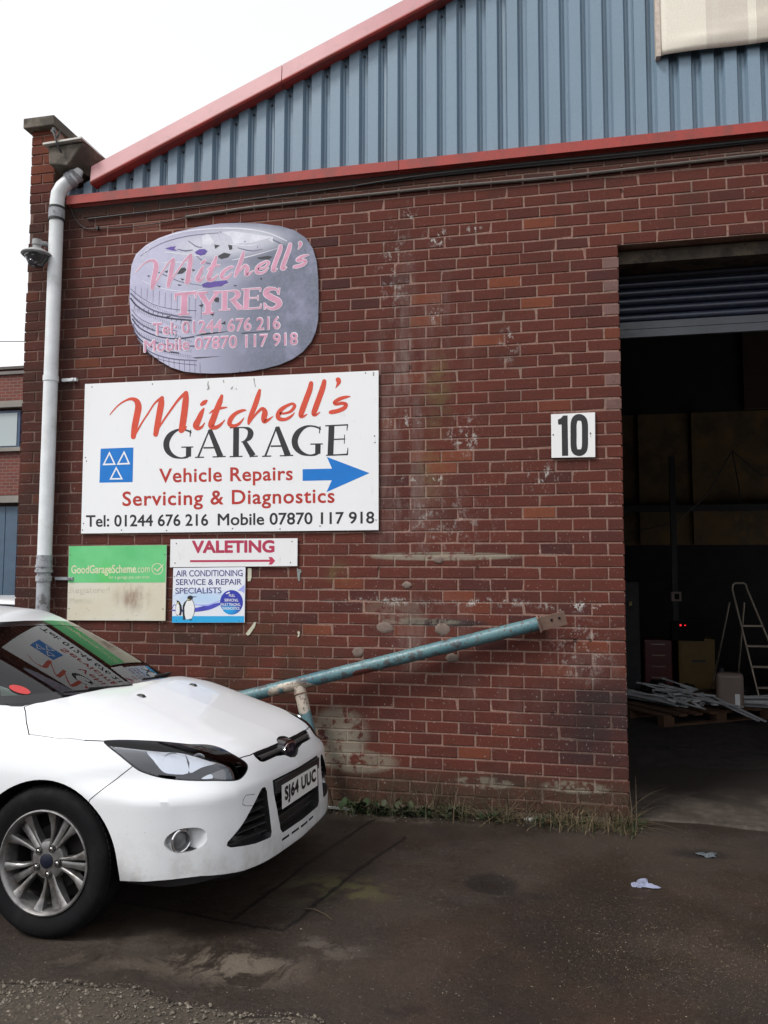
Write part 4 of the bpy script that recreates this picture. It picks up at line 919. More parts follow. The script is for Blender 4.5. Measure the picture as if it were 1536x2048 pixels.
# ================================================================== white hatchback
def build_car():
    V = np.vectorize
    CX, CY, CH, CR = -2.66546, -1.60063, -0.0426226, -0.0372711
    car = empty('parked_car', (CX, CY, 0.0)); car.rotation_mode = 'XYZ'
    car.matrix_world = Matrix.Translation((CX, CY, 0)) @ Matrix.Rotation(CH, 4, 'Z') @ Matrix.Rotation(CR, 4, 'X')
    tag(car, 'white five-door hatchback with alloy wheels parked nose right beside the brick wall', 'car')
    # ---- materials
    paint = new_mat('white_car_paint', (.80, .80, .80), .28, 0, .4, .45); k = NT(paint); co = k.obj()
    d1 = k.mul(k.rng(k.noise(co, 70, 6, .7), .64, .72), .12)
    low = k.n('SeparateXYZ'); k.l(co, low.inputs[0])
    lowm = k.rng(low.outputs['Z'], .55, .25)
    nz = k.noise(co, 9, 6, .7)
    dm = k.mul(k.mul(lowm, k.rng(nz, .38, .68)), .50)
    fl_ = k.mul(k.rng(k.noise(co, 130, 3, .7), .66, .70), k.rng(low.outputs['Z'], .80, .40, .12, .7))
    c = k.mix(dm, (.70, .715, .735), (.40, .37, .33)); c = k.mix(k.mul(d1, k.rng(k.noise(co, 5, 4), .45, .75)), c, (.45, .44, .42))
    c = k.mix(fl_, c, (.30, .28, .25)); k.col(c); k.rgh(k.rng(k.mul(nz, lowm), .2, .8, .26, .45))
    dark = rough_mat('black_car_plastic', (.012, .012, .013), .45, .2, 80, .0004)
    gloss = new_mat('gloss_black_trim', (.008, .008, .01), .12, 0, .5, .5)
    barm = new_mat('dark_grille_bar', (.035, .035, .037), .3, 0, .5, .2)
    chrome = new_mat('chrome', (.82, .82, .84), .07, 1.0)
    alloy = rough_mat('brushed_alloy', (.27, .262, .258), .38, .25, 25, .0004, 0, .75, dirt=((.10, .085, .07), 14, .5, .6))
    rubber = rough_mat('tyre_rubber', (.0045, .0046, .0055), .78, .35, 22, .0008, spec=.18, dirt=((.013, .012, .011), 7, .5, .6))
    lens = glass_mat('lamp_lens', (.93, .94, .96), 1.45)
    wglass = glass_mat('car_glass', (.62, .70, .66), 1.52, 0.0, .02)
    inter = rough_mat('dark_cabin_trim', (.030, .031, .033), .7, .2, 60, .0005)
    dashm = rough_mat('grey_dashboard', (.075, .078, .082), .65, .15, 90, .0005)
    platem = new_mat('white_number_plate', (.72, .72, .70), .35)
    ink = new_mat('black_plate_ink', (.012, .012, .012), .5)

    # ---- ray-marched solids
    def grow(fn, xa, xb, zc, nth, mids, nfront, nrear, rmax=3.0):
        th = np.linspace(0, 2*np.pi, nth, endpoint=False)
        C = []; D = []
        for a in np.linspace(0, np.pi/2, nrear+1)[1:-1]: C.append(xa); D.append((-math.cos(a), math.sin(a)))
        for x in mids: C.append(x); D.append((0.0, 1.0))
        for a in np.linspace(np.pi/2, 0, nfront+1)[1:-1]: C.append(xb); D.append((math.cos(a), math.sin(a)))
        C = np.array(C); D = np.array(D)
        cx = C[:, None]; dx = D[:, 0][:, None]; dr = D[:, 1][:, None]
        dy = dr*np.cos(th)[None]; dz = dr*np.sin(th)[None]; dx = dx + 0*dy
        cx = np.vstack([np.full((1, nth), xa), cx + 0*dy, np.full((1, nth), xb)])
        dx = np.vstack([np.full((1, nth), -1.), dx, np.full((1, nth), 1.)]); dy = np.vstack([np.zeros((1, nth)), dy, np.zeros((1, nth))]); dz = np.vstack([np.zeros((1, nth)), dz, np.zeros((1, nth))])
        lo = np.zeros_like(dx); hi = np.full_like(dx, rmax)
        ts = np.linspace(0, rmax, 90)
        first = np.full_like(dx, rmax)
        for t in ts[::-1]:
            f = fn(cx+dx*t, dy*t, zc+dz*t); first = np.where(f > 0, t, first)
        hi = first; lo = np.maximum(first-ts[1]*1.01, 0)
        for _ in range(22):
            m = (lo+hi)/2; f = fn(cx+dx*m, dy*m, zc+dz*m); inside = f < 0
            lo = np.where(inside, m, lo); hi = np.where(inside, hi, m)
        P = np.stack([cx+dx*lo, dy*lo, zc+dz*lo], -1)
        n = len(C); verts = [P[0, 0]] + [P[i, j] for i in range(1, n+1) for j in range(nth)] + [P[n+1, 0]]
        fc = []
        for j in range(nth): fc.append((0, 1+(j+1) % nth, 1+j))
        for i in range(n-1):
            for j in range(nth):
                a = 1+i*nth+j; b = 1+i*nth+(j+1) % nth; fc.append((a, b, b+nth, a+nth))
        e = 1+n*nth
        for j in range(nth): fc.append((1+(n-1)*nth+j, 1+(n-1)*nth+(j+1) % nth, e))
        me = mesh_py('solid', verts, fc)
        bm = bmesh.new(); bm.from_mesh(me); bmesh.ops.recalc_face_normals(bm, faces=bm.faces)
        bm.to_mesh(me); bm.free()
        me.materials.append(paint); me.materials.append(dark)
        return me
    mids = list(np.concatenate([np.linspace(-2.8, -.7, 40, endpoint=False), np.linspace(-.7, .28, 50)]))
    hull = grow(lambda x, y, z: F(x, y, z), -2.85, .30, .52, 240, mids, 84, 14)
    XW = lambda z: pch(z, [.85, .97, 1.32, 1.42], [.14, -.05, -.82, -1.10])
    def G(x, y, z, off=0.0, bot=.93):
        a = np.abs(y)
        fw = (x + .42*y*y + 3.2*np.maximum(a-.48, 0)**2 - XW(z))*.42
        fsd = (a - (.745+.055*ss(-.3, -1.2, x) - .05*ss(-2.0, -3.1, x) - .42*(z-.95)))*.92
        zr = pch(x, [-3.2, -2.6, -2.0, -1.5, -1.2, -.95, -.7], [1.30, 1.395, 1.44, 1.44, 1.425, 1.385, 1.31]) - .10*y*y
        fr = (z-zr)*.96
        fb = (-3.22 + .9*(z-.95)*.75 - x)*.8
        f = smax(fw, fsd, .012); f = smax(f, fr, .012); f = smax(f, fb, .04)
        return smax(f+off, bot-z, .004)
    mg = list(np.linspace(-2.5, -.9, 60))
    green = grow(lambda x, y, z: G(x, y, z), -2.55, -.85, 1.12, 200, mg, 60, 30)
    green_in = grow(lambda x, y, z: G(x, y, z, .028, .80), -2.55, -.85, 1.12, 120, mg[::2], 40, 20)

    # ---- boolean helpers
    tmp = []
    def mk(me, nm='tmp'):
        o = bpy.data.objects.new(nm, me); COL.objects.link(o); tmp.append(o); return o
    def boolop(me, cut, op):
        a = mk(me.copy()); b = mk(cut)
        md = a.modifiers.new('b', 'BOOLEAN'); md.operation = op; md.object = b
        try: md.solver = 'MANIFOLD'
        except Exception: md.solver = 'EXACT'
        dg = bpy.context.evaluated_depsgraph_get(); dg.update()
        ev = a.evaluated_get(dg); out = bpy.data.meshes.new_from_object(ev)
        if len(out.polygons) == 0 and op == 'DIFFERENCE' or (len(out.polygons) == len(me.polygons) and md.solver == 'MANIFOLD'):
            md.solver = 'EXACT'; dg = bpy.context.evaluated_depsgraph_get(); dg.update()
            out = bpy.data.meshes.new_from_object(a.evaluated_get(dg))
            print('   exact fallback', op, len(me.polygons), len(out.polygons))
        for o in (a, b): tmp.remove(o); bpy.data.objects.remove(o)
        return out
    def prism(poly, u, v, n, a, b, o=(0, 0, 0)):
        """closed prism: 2D polygon in axes u,v extruded along n from a to b"""
        u, v, n, o = map(Vector, (u, v, n, o)); N = len(poly)
        Vs = [o+u*p[0]+v*p[1]+n*a for p in poly] + [o+u*p[0]+v*p[1]+n*b for p in poly]
        bm = bmesh.new(); vs = [bm.verts.new(q) for q in Vs]
        bm.faces.new(vs[:N]); bm.faces.new(vs[N:][::-1])
        for i in range(N): bm.faces.new((vs[i], vs[N+i], vs[N+(i+1) % N], vs[(i+1) % N]))
        bmesh.ops.recalc_face_normals(bm, faces=bm.faces)
        bmesh.ops.triangulate(bm, faces=bm.faces)
        if bm.calc_volume(signed=True) < 0: bmesh.ops.reverse_faces(bm, faces=bm.faces)
        for f in bm.faces: f.material_index = 1
        me = bpy.data.meshes.new('prism'); bm.to_mesh(me); bm.free()
        me.materials.append(paint); me.materials.append(dark)
        return me
    def catmull(P, n=5, closed=True):
        P = [Vector(p) for p in P]; out = []; N = len(P)
        rngs = range(N if closed else N-1)
        for i in rngs:
            p0, p1, p2, p3 = P[(i-1) % N if closed else max(i-1, 0)], P[i], P[(i+1) % N], P[(i+2) % N if closed else min(i+2, N-1)]
            for k in range(n):
                t = k/n
                out.append(.5*((2*p1)+(p2-p0)*t+(2*p0-5*p1+4*p2-p3)*t*t+(3*p1-p0-3*p2+p3)*t**3))
        if not closed: out.append(P[-1])
        return out
    def grow2(poly, d):
        """offset a 2D polygon outwards by d"""
        A = sum(poly[i][0]*poly[(i+1) % len(poly)][1]-poly[(i+1) % len(poly)][0]*poly[i][1] for i in range(len(poly)))
        s = 1 if A > 0 else -1; out = []; N = len(poly)
        for i in range(N):
            p, q, r = Vector(poly[i-1]), Vector(poly[i]), Vector(poly[(i+1) % N])
            e1 = (q-p).normalized(); e2 = (r-q).normalized()
            n1 = Vector((e1.y, -e1.x)); n2 = Vector((e2.y, -e2.x)); m = (n1+n2)
            m = m.normalized() if m.length > 1e-6 else n1
            out.append(q + m*(s*d/max(.4, m.dot(n1))))
        return out
    def outer(me, fn, tol=.0015, off=0.0, thick=None, dirs=None):
        """keep only the faces that lie on the skin fn=0, push them inwards by off"""
        bm = bmesh.new(); bm.from_mesh(me)
        co = np.array([v.co[:] for v in bm.verts]); fv = np.abs(fn(co[:, 0], co[:, 1], co[:, 2])) < tol
        bm.verts.index_update()
        rm = [f for f in bm.faces if not all(fv[v.index] for v in f.verts)]
        bmesh.ops.delete(bm, geom=rm, context='FACES')
        e = 1e-3
        for v in bm.verts:
            x, y, z = v.co
            g = Vector((float(fn(x+e, y, z)-fn(x-e, y, z)), float(fn(x, y+e, z)-fn(x, y-e, z)), float(fn(x, y, z+e)-fn(x, y, z-e))))
            if g.length > 0: v.co = v.co - g.normalized()*off
        bmesh.ops.recalc_face_normals(bm, faces=bm.faces)
        if thick: bmesh.ops.solidify(bm, geom=bm.faces[:], thickness=thick)
        for f in bm.faces: f.material_index = 0
        o = bpy.data.meshes.new('skin'); bm.to_mesh(o); bm.free(); return o
    FH = lambda x, y, z: F(x, y, z)
    def mirror(me):
        m = me.copy(); bm = bmesh.new(); bm.from_mesh(m)
        for v in bm.verts: v.co.y = -v.co.y
        bmesh.ops.reverse_faces(bm, faces=bm.faces); bm.to_mesh(m); bm.free(); return m

    # ---- cutters
    # head lamp outline (x,y,z on the skin, near side)
    HL = [(.200,-.787,.831),(.226,-.766,.837),(.323,-.721,.835),(.430,-.672,.827),(.533,-.612,.812),(.590,-.552,.804),(.641,-.522,.788),
          (.693,-.512,.764),(.732,-.497,.741),(.759,-.482,.719),(.771,-.492,.700),(.774,-.534,.678),(.764,-.583,.665),(.729,-.637,.669),
          (.651,-.698,.676),(.566,-.743,.683),(.486,-.775,.694),(.421,-.798,.714),(.373,-.811,.737),(.285,-.808,.789)]
    n = Vector((.50, -.70, .50)).normalized(); hu = Vector((.82, .57, 0)).normalized(); hv = n.cross(hu)*-1
    def to2(L): return [(Vector(p).dot(hu), Vector(p).dot(hv)) for p in L]
    hl2 = [tuple(p) for p in catmull(to2(HL), 3)]
    def hprism(poly, a, b, side):
        s = 1 if side < 0 else -1
        f = lambda q: Vector((q.x, q.y*s, q.z))
        return prism(poly, f(hu), f(hv), f(n), a, b)
    hood_side = [(.769,.0),(.763,.214),(.752,.40),(.733,.498),(.693,.514),(.641,.524),(.590,.553),(.533,.613),(.430,.673),(.323,.722),(.226,.767),
                 (.12,.803),(.0,.822),(-.155,.824),(-.20,.79),(-.235,.755),(-.26,.735)]
    rear = [(-.20,.68),(-.145,.57),(-.110,.38),(-.09,.19),(-.083,0)]
    hood = [(.769, 0)] + [(x, -y) for x, y in hood_side[1:]] + [(x, -y) for x, y in rear[:-1]] + [(-.083, 0)] + [(x, y) for x, y in rear[:-1]][::-1] + [(x, y) for x, y in hood_side[1:]][::-1]
    # notch in the leading edge over the emblem
    notch = [(.80, -.085), (.765, -.078), (.752, -.06), (.745, -.03), (.743, 0), (.745, .03), (.752, .06), (.765, .078), (.80, .085)]
    slim = [(-.372,.741),(-.30,.742),(0,.745),(.30,.742),(.372,.741),(.375,.725),(.36,.703),(.33,.697),(.19,.698),(.10,.688),(.05,.668),(0,.662),(-.05,.668),(-.10,.688),(-.19,.698),(-.33,.697),(-.36,.703),(-.375,.725)]
    trap = [(-.328,.612),(.328,.612),(.325,.56),(.285,.372),(.26,.352),(-.26,.352),(-.285,.372),(-.325,.56)]
    tri = [(-.406,.597),(-.392,.575),(-.378,.385),(-.390,.366),(-.52,.372),(-.655,.388),(-.672,.398),(-.668,.414),(-.452,.590),(-.43,.600)]
    slots = [(-.268,-.18),(-.150,-.053),(-.028,.075),(.100,.175)]
    fogp = [(.563,.442),(.574,.468),(.607,.490),(.649,.495),(.688,.488),(.712,.461),(.708,.426),(.678,.403),(.636,.391),(.594,.401),(.569,.424)]
    X3, Y3, Z3 = (1, 0, 0), (0, 1, 0), (0, 0, 1)
    parts = {}
    base = hull
    # wheel wells
    def cyl(x, z, r, y0, y1):
        return prism([(x+r*math.cos(t), z+r*math.sin(t)) for t in np.linspace(0, 2*np.pi, 72, endpoint=False)], X3, Z3, Y3, y0, y1)
    body = base
    for x in (0.0, -2.648):
        for s in (-1, 1):
            body = boolop(body, cyl(x, .300, .378, *sorted((s*.60, s*1.2))), 'DIFFERENCE')
    # lamps
    lampL = {}
    for s in (-1, 1):
        full = boolop(base, hprism(hl2, .2, 1.6, s), 'INTERSECT')
        lampL[s] = full
        body = boolop(body, hprism(grow2(hl2, .004), .72, 1.6, s), 'DIFFERENCE')
    # bonnet
    hood_s = catmull([(x, y, 0) for x, y in hood], 2); hood2 = [(p[0], p[1]) for p in hood]
    bon = boolop(body, prism(hood2, X3, Y3, Z3, .70, 1.3), 'INTERSECT')
    bon = boolop(bon, prism(notch, X3, Y3, Z3, .6, .9), 'DIFFERENCE')
    body = boolop(body, prism(grow2(hood2, .0045), X3, Y3, Z3, .62, 1.3), 'DIFFERENCE')
    body = boolop(body, prism(notch, X3, Y3, Z3, .6, .9), 'DIFFERENCE')
    # front openings
    body = boolop(body, prism(slim, Y3, Z3, X3, .70, 1.2), 'DIFFERENCE')
    body = boolop(body, prism(trap, Y3, Z3, X3, .80, 1.2), 'DIFFERENCE')
    for s in (-1, 1):
        q = [(y*-s, z) for y, z in tri]
        body = boolop(body, prism(q, Y3, Z3, X3, .60, 1.2), 'DIFFERENCE')
        qf = [tuple(p)[:2] for p in catmull([(a, b, 0) for a, b in fogp], 3)]
        body = boolop(body, prism(qf, X3, Z3, Y3, *sorted((s*.738, s*1.1))), 'DIFFERENCE')
    for a, b in slots:
        body = boolop(body, prism([(a, .314), (b, .314), (b, .325), (a, .325)], Y3, Z3, X3, .80, 1.2), 'DIFFERENCE')
    # lower edge of the bumper
    low_edge = [(.30, -.2), (1.4, -.2), (1.4, .258), (.90, .258), (.86, .270), (.70, .292), (.55, .290), (.38, .278), (.30, .272)]
    body = boolop(body, prism(low_edge, X3, Z3, Y3, -1.3, 1.3), 'DIFFERENCE')
    # cabin tub
    body = boolop(body, prism([(-2.6, -.70), (-.60, -.73), (-.42, -.755), (-.275, -.735), (-.205, -.69), (-.15, -.57), (-.112, -.38), (-.09, -.19), (-.080, 0), (-.09, .19), (-.112, .38), (-.15, .57), (-.205, .69), (-.275, .735), (-.42, .755), (-.60, .73), (-2.6, .70)], X3, Y3, Z3, .45, 1.4), 'DIFFERENCE')
    # shut lines: bumper seam splits body and bumper
    bump_poly = [(1.3, -.1), (1.3, .95), (.50, .95), (.372, .737), (.313, .681), (.233, .609), (.20, .50), (.20, -.1)]
    bumper = boolop(body, prism(bump_poly, X3, Z3, Y3, -1.3, 1.3), 'INTERSECT')
    body = boolop(body, prism(grow2(bump_poly, .004), X3, Z3, Y3, -1.3, 1.3), 'DIFFERENCE')
    # tow-eye cover and door shut lines as fine grooves
    def groove(me, pts, w_, u, v, nn, a, b):
        for i in range(len(pts)-1):
            p, q = Vector(pts[i]), Vector(pts[i+1]); d = (q-p); d = d.normalized() if d.length else d; m = Vector((-d.y, d.x))*w_/2
            p2 = p-d*w_*.4; q2 = q+d*w_*.4
            me = boolop(me, prism([p2-m, q2-m, q2+m, p2+m], u, v, nn, a, b), 'DIFFERENCE')
        return me
    tow = [(-.500,.584),(-.560,.593),(-.578,.575),(-.583,.556),(-.560,.546),(-.52,.538)]
    def towgroove(me):
        # shallow: the prism stops just under the skin along the local facing
        for i in range(len(tow)-1):
            p, q = Vector(tow[i]), Vector(tow[i+1]); d = (q-p).normalized(); m = Vector((-d.y, d.x))*.0012
            xs = [float(xs_at(t[0], t[1])) for t in (p, q)]
            me = boolop(me, prism([p-m-d*.0008, q-m+d*.0008, q+m+d*.0008, p+m-d*.0008], Y3, Z3, X3, min(xs)-.006, max(xs)+.05), 'DIFFERENCE')
        return me
    def xs_at(y, z):
        lo, hi = 0.0, 1.2
        for _ in range(40):
            m = (lo+hi)/2
            if F(m, y, z) < 0: lo = m
            else: hi = m
        return lo
    bumper = towgroove(bumper)
    for pts in ([(-.42, .17), (-.46, .60), (-.50, .86), (-.52, 1.02)], [(-1.47, .17), (-1.47, 1.02)], [(-2.35, .70), (-2.25, 1.02)]):
        body = groove(body, pts, .006, X3, Z3, Y3, -1.3, -.80)
        body = groove(body, pts, .006, X3, Z3, Y3, .80, 1.3)

    def finish(me, name, mats, sharp=32, parent=car, skin=None, keep=None):
        for m in list(me.materials): pass
        me.materials.clear()
        for m in mats: me.materials.append(m)
        if len(mats) > 1 and skin is not None:
            N_ = len(me.polygons); cc = np.empty(N_*3); me.polygons.foreach_get('center', cc); cc = cc.reshape(-1, 3)
            nn_ = np.empty(N_*3); me.polygons.foreach_get('normal', nn_); nn_ = nn_.reshape(-1, 3); e_ = 2e-3
            gr = np.stack([skin(cc[:, 0]+e_*(i == 0), cc[:, 1]+e_*(i == 1), cc[:, 2]+e_*(i == 2))-skin(cc[:, 0]-e_*(i == 0), cc[:, 1]-e_*(i == 1), cc[:, 2]-e_*(i == 2)) for i in range(3)], 1)
            gr /= np.linalg.norm(gr, axis=1, keepdims=True)+1e-9
            q = ((gr*nn_).sum(1) < .75) | (skin(cc[:, 0], cc[:, 1], cc[:, 2]) < -.03)
            if keep is not None: q &= ~keep(cc)
            me.polygons.foreach_set('material_index', q.astype(np.int32))
        o = link(name, me, None, parent, True, sharp); return o
    fogk = lambda c: (np.abs(c[:, 0]-.63) < .11) & (np.abs(c[:, 2]-.441) < .07) & (np.abs(c[:, 1]) > .60)
    finish(body, 'body', [paint, dark], skin=FH); finish(bumper, 'front_bumper', [paint, dark], skin=FH, keep=fogk)
    finish(bon, 'bonnet', [paint, dark], skin=FH)
    # washer nozzles on the bonnet
    for s in (-1, 1):
        m = MB(); zt = 0.978
        m.add([(.055, s*.28-.020, zt-.006), (.105, s*.28-.018, zt-.010), (.105, s*.28+.018, zt-.010), (.055, s*.28+.020, zt-.006),
               (.068, s*.28-.013, zt+.009), (.092, s*.28-.011, zt+.006), (.092, s*.28+.011, zt+.006), (.068, s*.28+.013, zt+.009)],
              [(0,3,2,1),(4,5,6,7),(0,1,5,4),(1,2,6,5),(2,3,7,6),(3,0,4,7)])
        m.build('washer_nozzle', dark, car, True, 40)
    # undertray: dark inner hull
    und = grow(lambda x, y, z: np.maximum(np.maximum(F(x, y, z+.0, False)+.05, z-.42), .165-z), -2.85, .30, .30, 96, mids[::4], 30, 10)
    for x in (0.0, -2.648):
        for s in (-1, 1): und = boolop(und, cyl(x, .300, .376, *sorted((s*.60, s*1.2))), 'DIFFERENCE')
    finish(und, 'undertray', [dark, dark], 40)

    # ---- headlamps
    refl_o = [(.300,-.790,.805),(.391,-.746,.801),(.554,-.669,.789),(.635,-.611,.774),(.679,-.619,.746),(.631,-.685,.729),(.590,-.719,.706),(.518,-.756,.707),(.481,-.769,.721)]
    r1 = [(.391,-.746,.801),(.470,-.708,.797),(.535,-.680,.790),(.560,-.690,.745),(.585,-.722,.708),(.518,-.756,.707),(.481,-.769,.721),(.435,-.765,.765)]
    r2 = [(.548,-.668,.790),(.635,-.611,.774),(.679,-.619,.746),(.631,-.685,.729),(.592,-.717,.709),(.572,-.690,.745)]
    ind = [(.660,-.672,.690),(.690,-.645,.708),(.738,-.548,.722),(.764,-.520,.706),(.759,-.560,.684),(.735,-.615,.674),(.69,-.655,.677)]
    tl = [(.640,-.699,.684),(.672,-.668,.700),(.682,-.672,.683)]
    crm = new_mat('headlamp_reflector', (.88, .89, .91), .30, 1.0); kk = NT(crm)
    kk.bump(kk.noise(kk.obj(), 22, 2, .4), .006, .5)
    clr = new_mat('indicator_reflector', (.30, .29, .28), .25, .8)
    bz = new_mat('smoked_lamp_bezel', (.115, .117, .125), .35, 0, .5, .1)
    for s in (-1, 1):
        hl = finish(outer(lampL[s], FH, .002, .0, .003), 'headlight', [lens])
        hl.name = 'headlight'
        SEAL = boolop(lampL[s], hprism(grow2(hl2, -.005), .1, 1.7, s), 'DIFFERENCE')
        seal = outer(SEAL, FH, .002, .002)
        finish(seal, 'lamp_seal', [gloss], parent=hl)
        finish(outer(lampL[s], FH, .002, .011), 'lamp_bezel', [bz], parent=hl)
        for poly, nm, off, mt in ((r1, 'reflector', .0075, crm), (r2, 'reflector', .0075, crm), (ind, 'indicator', .0075, clr), (tl, 'reflector', .007, crm)):
            q = [tuple(p) for p in catmull(to2(poly), 3)]
            me = boolop(lampL[s], hprism(q, .2, 1.6, s), 'INTERSECT')
            me = outer(me, FH, .002, off)
            o = finish(me, nm, [mt], parent=hl)
            # side wall of the bowl
        # bowl with a bulb in each main reflector
        for c0, rr in (((.515, -.715*1, .755), .040), ((.615, -.655, .752), .034)):
            cc = Vector((c0[0]*1.0-.003, (c0[1]+.004), c0[2]-.002)); nn2 = Vector((n.x, n.y, n.z)); 
            cc = Vector((cc.x, cc.y*(1 if s < 0 else -1), cc.z)); nn2 = Vector((n.x, n.y*(1 if s < 0 else -1), n.z*.5)).normalized()
            m = MB(); m.lathe([(rr, .0), (rr*.96, -.002), (rr*.7, -.012), (rr*.35, -.018), (rr*.2, -.002), (rr*.15, .004), (.0005, .006)], cc, nn2, 28)
            m.build('projector', crm, hl, True, 50)
    # ---- slim grille, bar and badge
    m = MB(); 
    m.box((.715, -.372, .668), (.722, .372, .752)); g1 = m.build('upper_grille', gloss, car)
    def xf(y, z=.706): return xs_at(y, z)
    m = MB(); ys = np.linspace(-.345, .345, 25)
    sec = [(-.022, .724), (-.004, .722), (.002, .714), (.000, .706), (-.006, .701), (-.024, .700)]
    rows = [[(xf(y)+a-.004, y, b) for a, b in sec] for y in ys]
    Vv = [p for r in rows for p in r]; K = len(sec)
    Fc = [(i*K+j, i*K+j+1, (i+1)*K+j+1, (i+1)*K+j) for i in range(len(ys)-1) for j in range(K-1)]
    m.add(Vv, Fc); m.build('grille_bar', barm, g1, True, 40)
    # badge surround and oval
    bx = .800
    def oval(ry, rz, x, n_=40): return [(x, ry*math.cos(t), .703+rz*math.sin(t)) for t in np.linspace(0, 2*np.pi, n_, endpoint=False)]
    tilt = Matrix.Translation((0, 0, .703)) @ Matrix.Identity(4)
    m = MB(); A, B = oval(.105, .052, .74), oval(.098, .045, .798); V_ = A+B; nn = 40
    m.add(V_, [(i, (i+1) % nn, nn+(i+1) % nn, nn+i) for i in range(nn)] + [tuple(range(nn, 2*nn))]); bs = m.build('badge_surround', gloss, car, True, 40)
    m = MB(); A, B, C_ = oval(.082, .036, .798), oval(.082, .036, .807), oval(.074, .030, .809); V_ = A+B+C_
    m.add(V_, [(r*nn+i, r*nn+(i+1) % nn, (r+1)*nn+(i+1) % nn, (r+1)*nn+i) for r in range(2) for i in range(nn)]); bd = m.build('badge', chrome, car, True, 30)
    m = MB(); m.add(oval(.074, .030, .8085), [tuple(range(nn))]); navy = new_mat('navy_enamel', (.006, .008, .020), .55, 0, .3, 0)
    m.build('badge_plate', navy, bd)
    def ribbon(pts, wd, x, name, mat, parent):
        m = MB(); P = catmull([(p[0], p[1], 0) for p in pts], 5, False)
        L = []; 
        for i, p in enumerate(P):
            d = (P[min(i+1, len(P)-1)]-P[max(i-1, 0)]); d = d.normalized() if d.length else Vector((1, 0, 0)); q = Vector((-d.y, d.x, 0))*wd
            L += [(x, (p+q).x, (p+q).y), (x, (p-q).x, (p-q).y)]
        m.add(L, [(2*i, 2*i+1, 2*i+3, 2*i+2) for i in range(len(P)-1)]); return m
    sl = new_mat('silver_script', (.35, .35, .38), .3, .8)
    m = MB()
    for pts in ([(-.048,.014),(-.050,.020),(-.030,.018),(-.020,.019)], [(-.036,.018),(-.040,.002),(-.050,-.010)], [(-.043,.004),(-.026,.006)],
                [(-.020,.004),(-.028,-.004),(-.020,-.010),(-.012,-.003),(-.020,.004)], [(-.006,.004),(-.008,-.010)], [(-.008,-.002),(.002,.005),(.006,.002)],
                [(.022,.003),(.012,-.002),(.016,-.010),(.026,-.005),(.032,.018)], [(.031,.012),(.026,-.008),(.036,-.008)]):
        r_ = ribbon([(a, b+.703) for a, b in pts], .0022, .8095, 's', None, None); m.add(r_.v, r_.f)
    m.build('badge_script', sl, bd)
    # ---- lower grille with number plate
    m = MB(); m.box((.792, -.335, .345), (.800, .335, .620)); lg = m.build('lower_grille', dark, car)
    for i, z in enumerate(np.linspace(.375, .60, 7)):
        m = MB(); h = (.612-z)/.26; wd = .325-.05*h
        m.box((.802, -wd, z-.0035), (.838, wd, z+.0035)); m.build('slat', barm, lg)
    for s in (-1, 1):
        m = MB(); m.box((.602, min(s*.38, s*.68), .36), (.610, max(s*.38, s*.68), .60)); sg = m.build('side_grille', dark, car)
        for z in np.linspace(.395, .575, 6):
            t = (z-.39)/.20; yo = .662-.21*t; yi = .382+.012*t
            xo = xs_at(yo, z)-.020; xi = xs_at(yi, z)-.020
            m = MB(); m.add([(xi-.03, s*yi, z-.002), (xi, s*yi, z-.002), (xo, s*yo, z-.002), (xo-.06, s*yo, z-.002),
                             (xi-.03, s*yi, z+.002), (xi, s*yi, z+.002), (xo, s*yo, z+.002), (xo-.06, s*yo, z+.002)],
                            [(0,3,2,1),(4,5,6,7),(0,1,5,4),(1,2,6,5),(2,3,7,6),(3,0,4,7)])
            m.build('slat', barm, sg)
    # plate holder + plate
    m = MB(); m.box((.80, -.315, .545), (.862, .315, .604)); m.build('plate_holder', dark, lg)
    T_ = Matrix.Translation((.872, 0, .519)) @ Matrix.Rotation(R_(-3), 4, 'Y')
    m = MB(); m.box((-.004, -.26, -.0555), (0, .26, .0555), 0, T_); pl = m.build('number_plate', platem, car)
    me = text_mesh('SJ64 UUC', 0, 1.1)
    co_ = np.array([v.co[:] for v in me.vertices]); x0, x1 = co_[:, 0].min(), co_[:, 0].max(); y0, y1 = co_[:, 1].min(), co_[:, 1].max()
    for v in me.vertices:
        a = (v.co.x-x0)/(x1-x0)*.455-.2275; b = (v.co.y-y0)/(y1-y0)*.079-.0395
        v.co = T_ @ Vector((.0012, a, b))
    cnt = {}
    for p in me.polygons:
        for e in p.edge_keys: cnt[e] = cnt.get(e, 0)+1
    m = MB(); m.add([v.co[:] for v in me.vertices], [tuple(p.vertices) for p in me.polygons])
    for ei, (e, c_) in enumerate(cnt.items()):
        if c_ != 1: continue
        p, q = me.vertices[e[0]].co.copy(), me.vertices[e[1]].co.copy(); d = q-p
        if d.length < 1e-7: continue
        d.normalize(); n2 = Vector((0, -d.z, d.y))*.0042; ox_ = Vector((.0001+.00006*(ei % 9), 0, 0)); ex = d*.0015
        m.add([p-ex-n2+ox_, q+ex-n2+ox_, q+ex+n2+ox_, p-ex+n2+ox_], [(0, 1, 2, 3)])
    m.build('plate_lettering', ink, pl, recalc=False)
    # ---- fog lamps
    for s in (-1, 1):
        cc = Vector((.628, s*.800, .441)); ax = Vector((.80, s*.45, 0)).normalized()
        m = MB(); m.lathe([(.0005, -.05), (.050, -.05), (.050, .000), (.046, .004), (.040, .004), (.036, -.012)], cc-ax*.012, ax, 36)
        fo = m.build('fog_light', chrome, car, True, 40)
        m = MB(); m.lathe([(.0005, -.004), (.020, -.006), (.036, -.013)], cc-ax*.012, ax, 36); m.build('fog_lens', bz, fo, True, 60)
    # ---- windscreen and windows
    GG = lambda x, y, z: G(x, y, z)
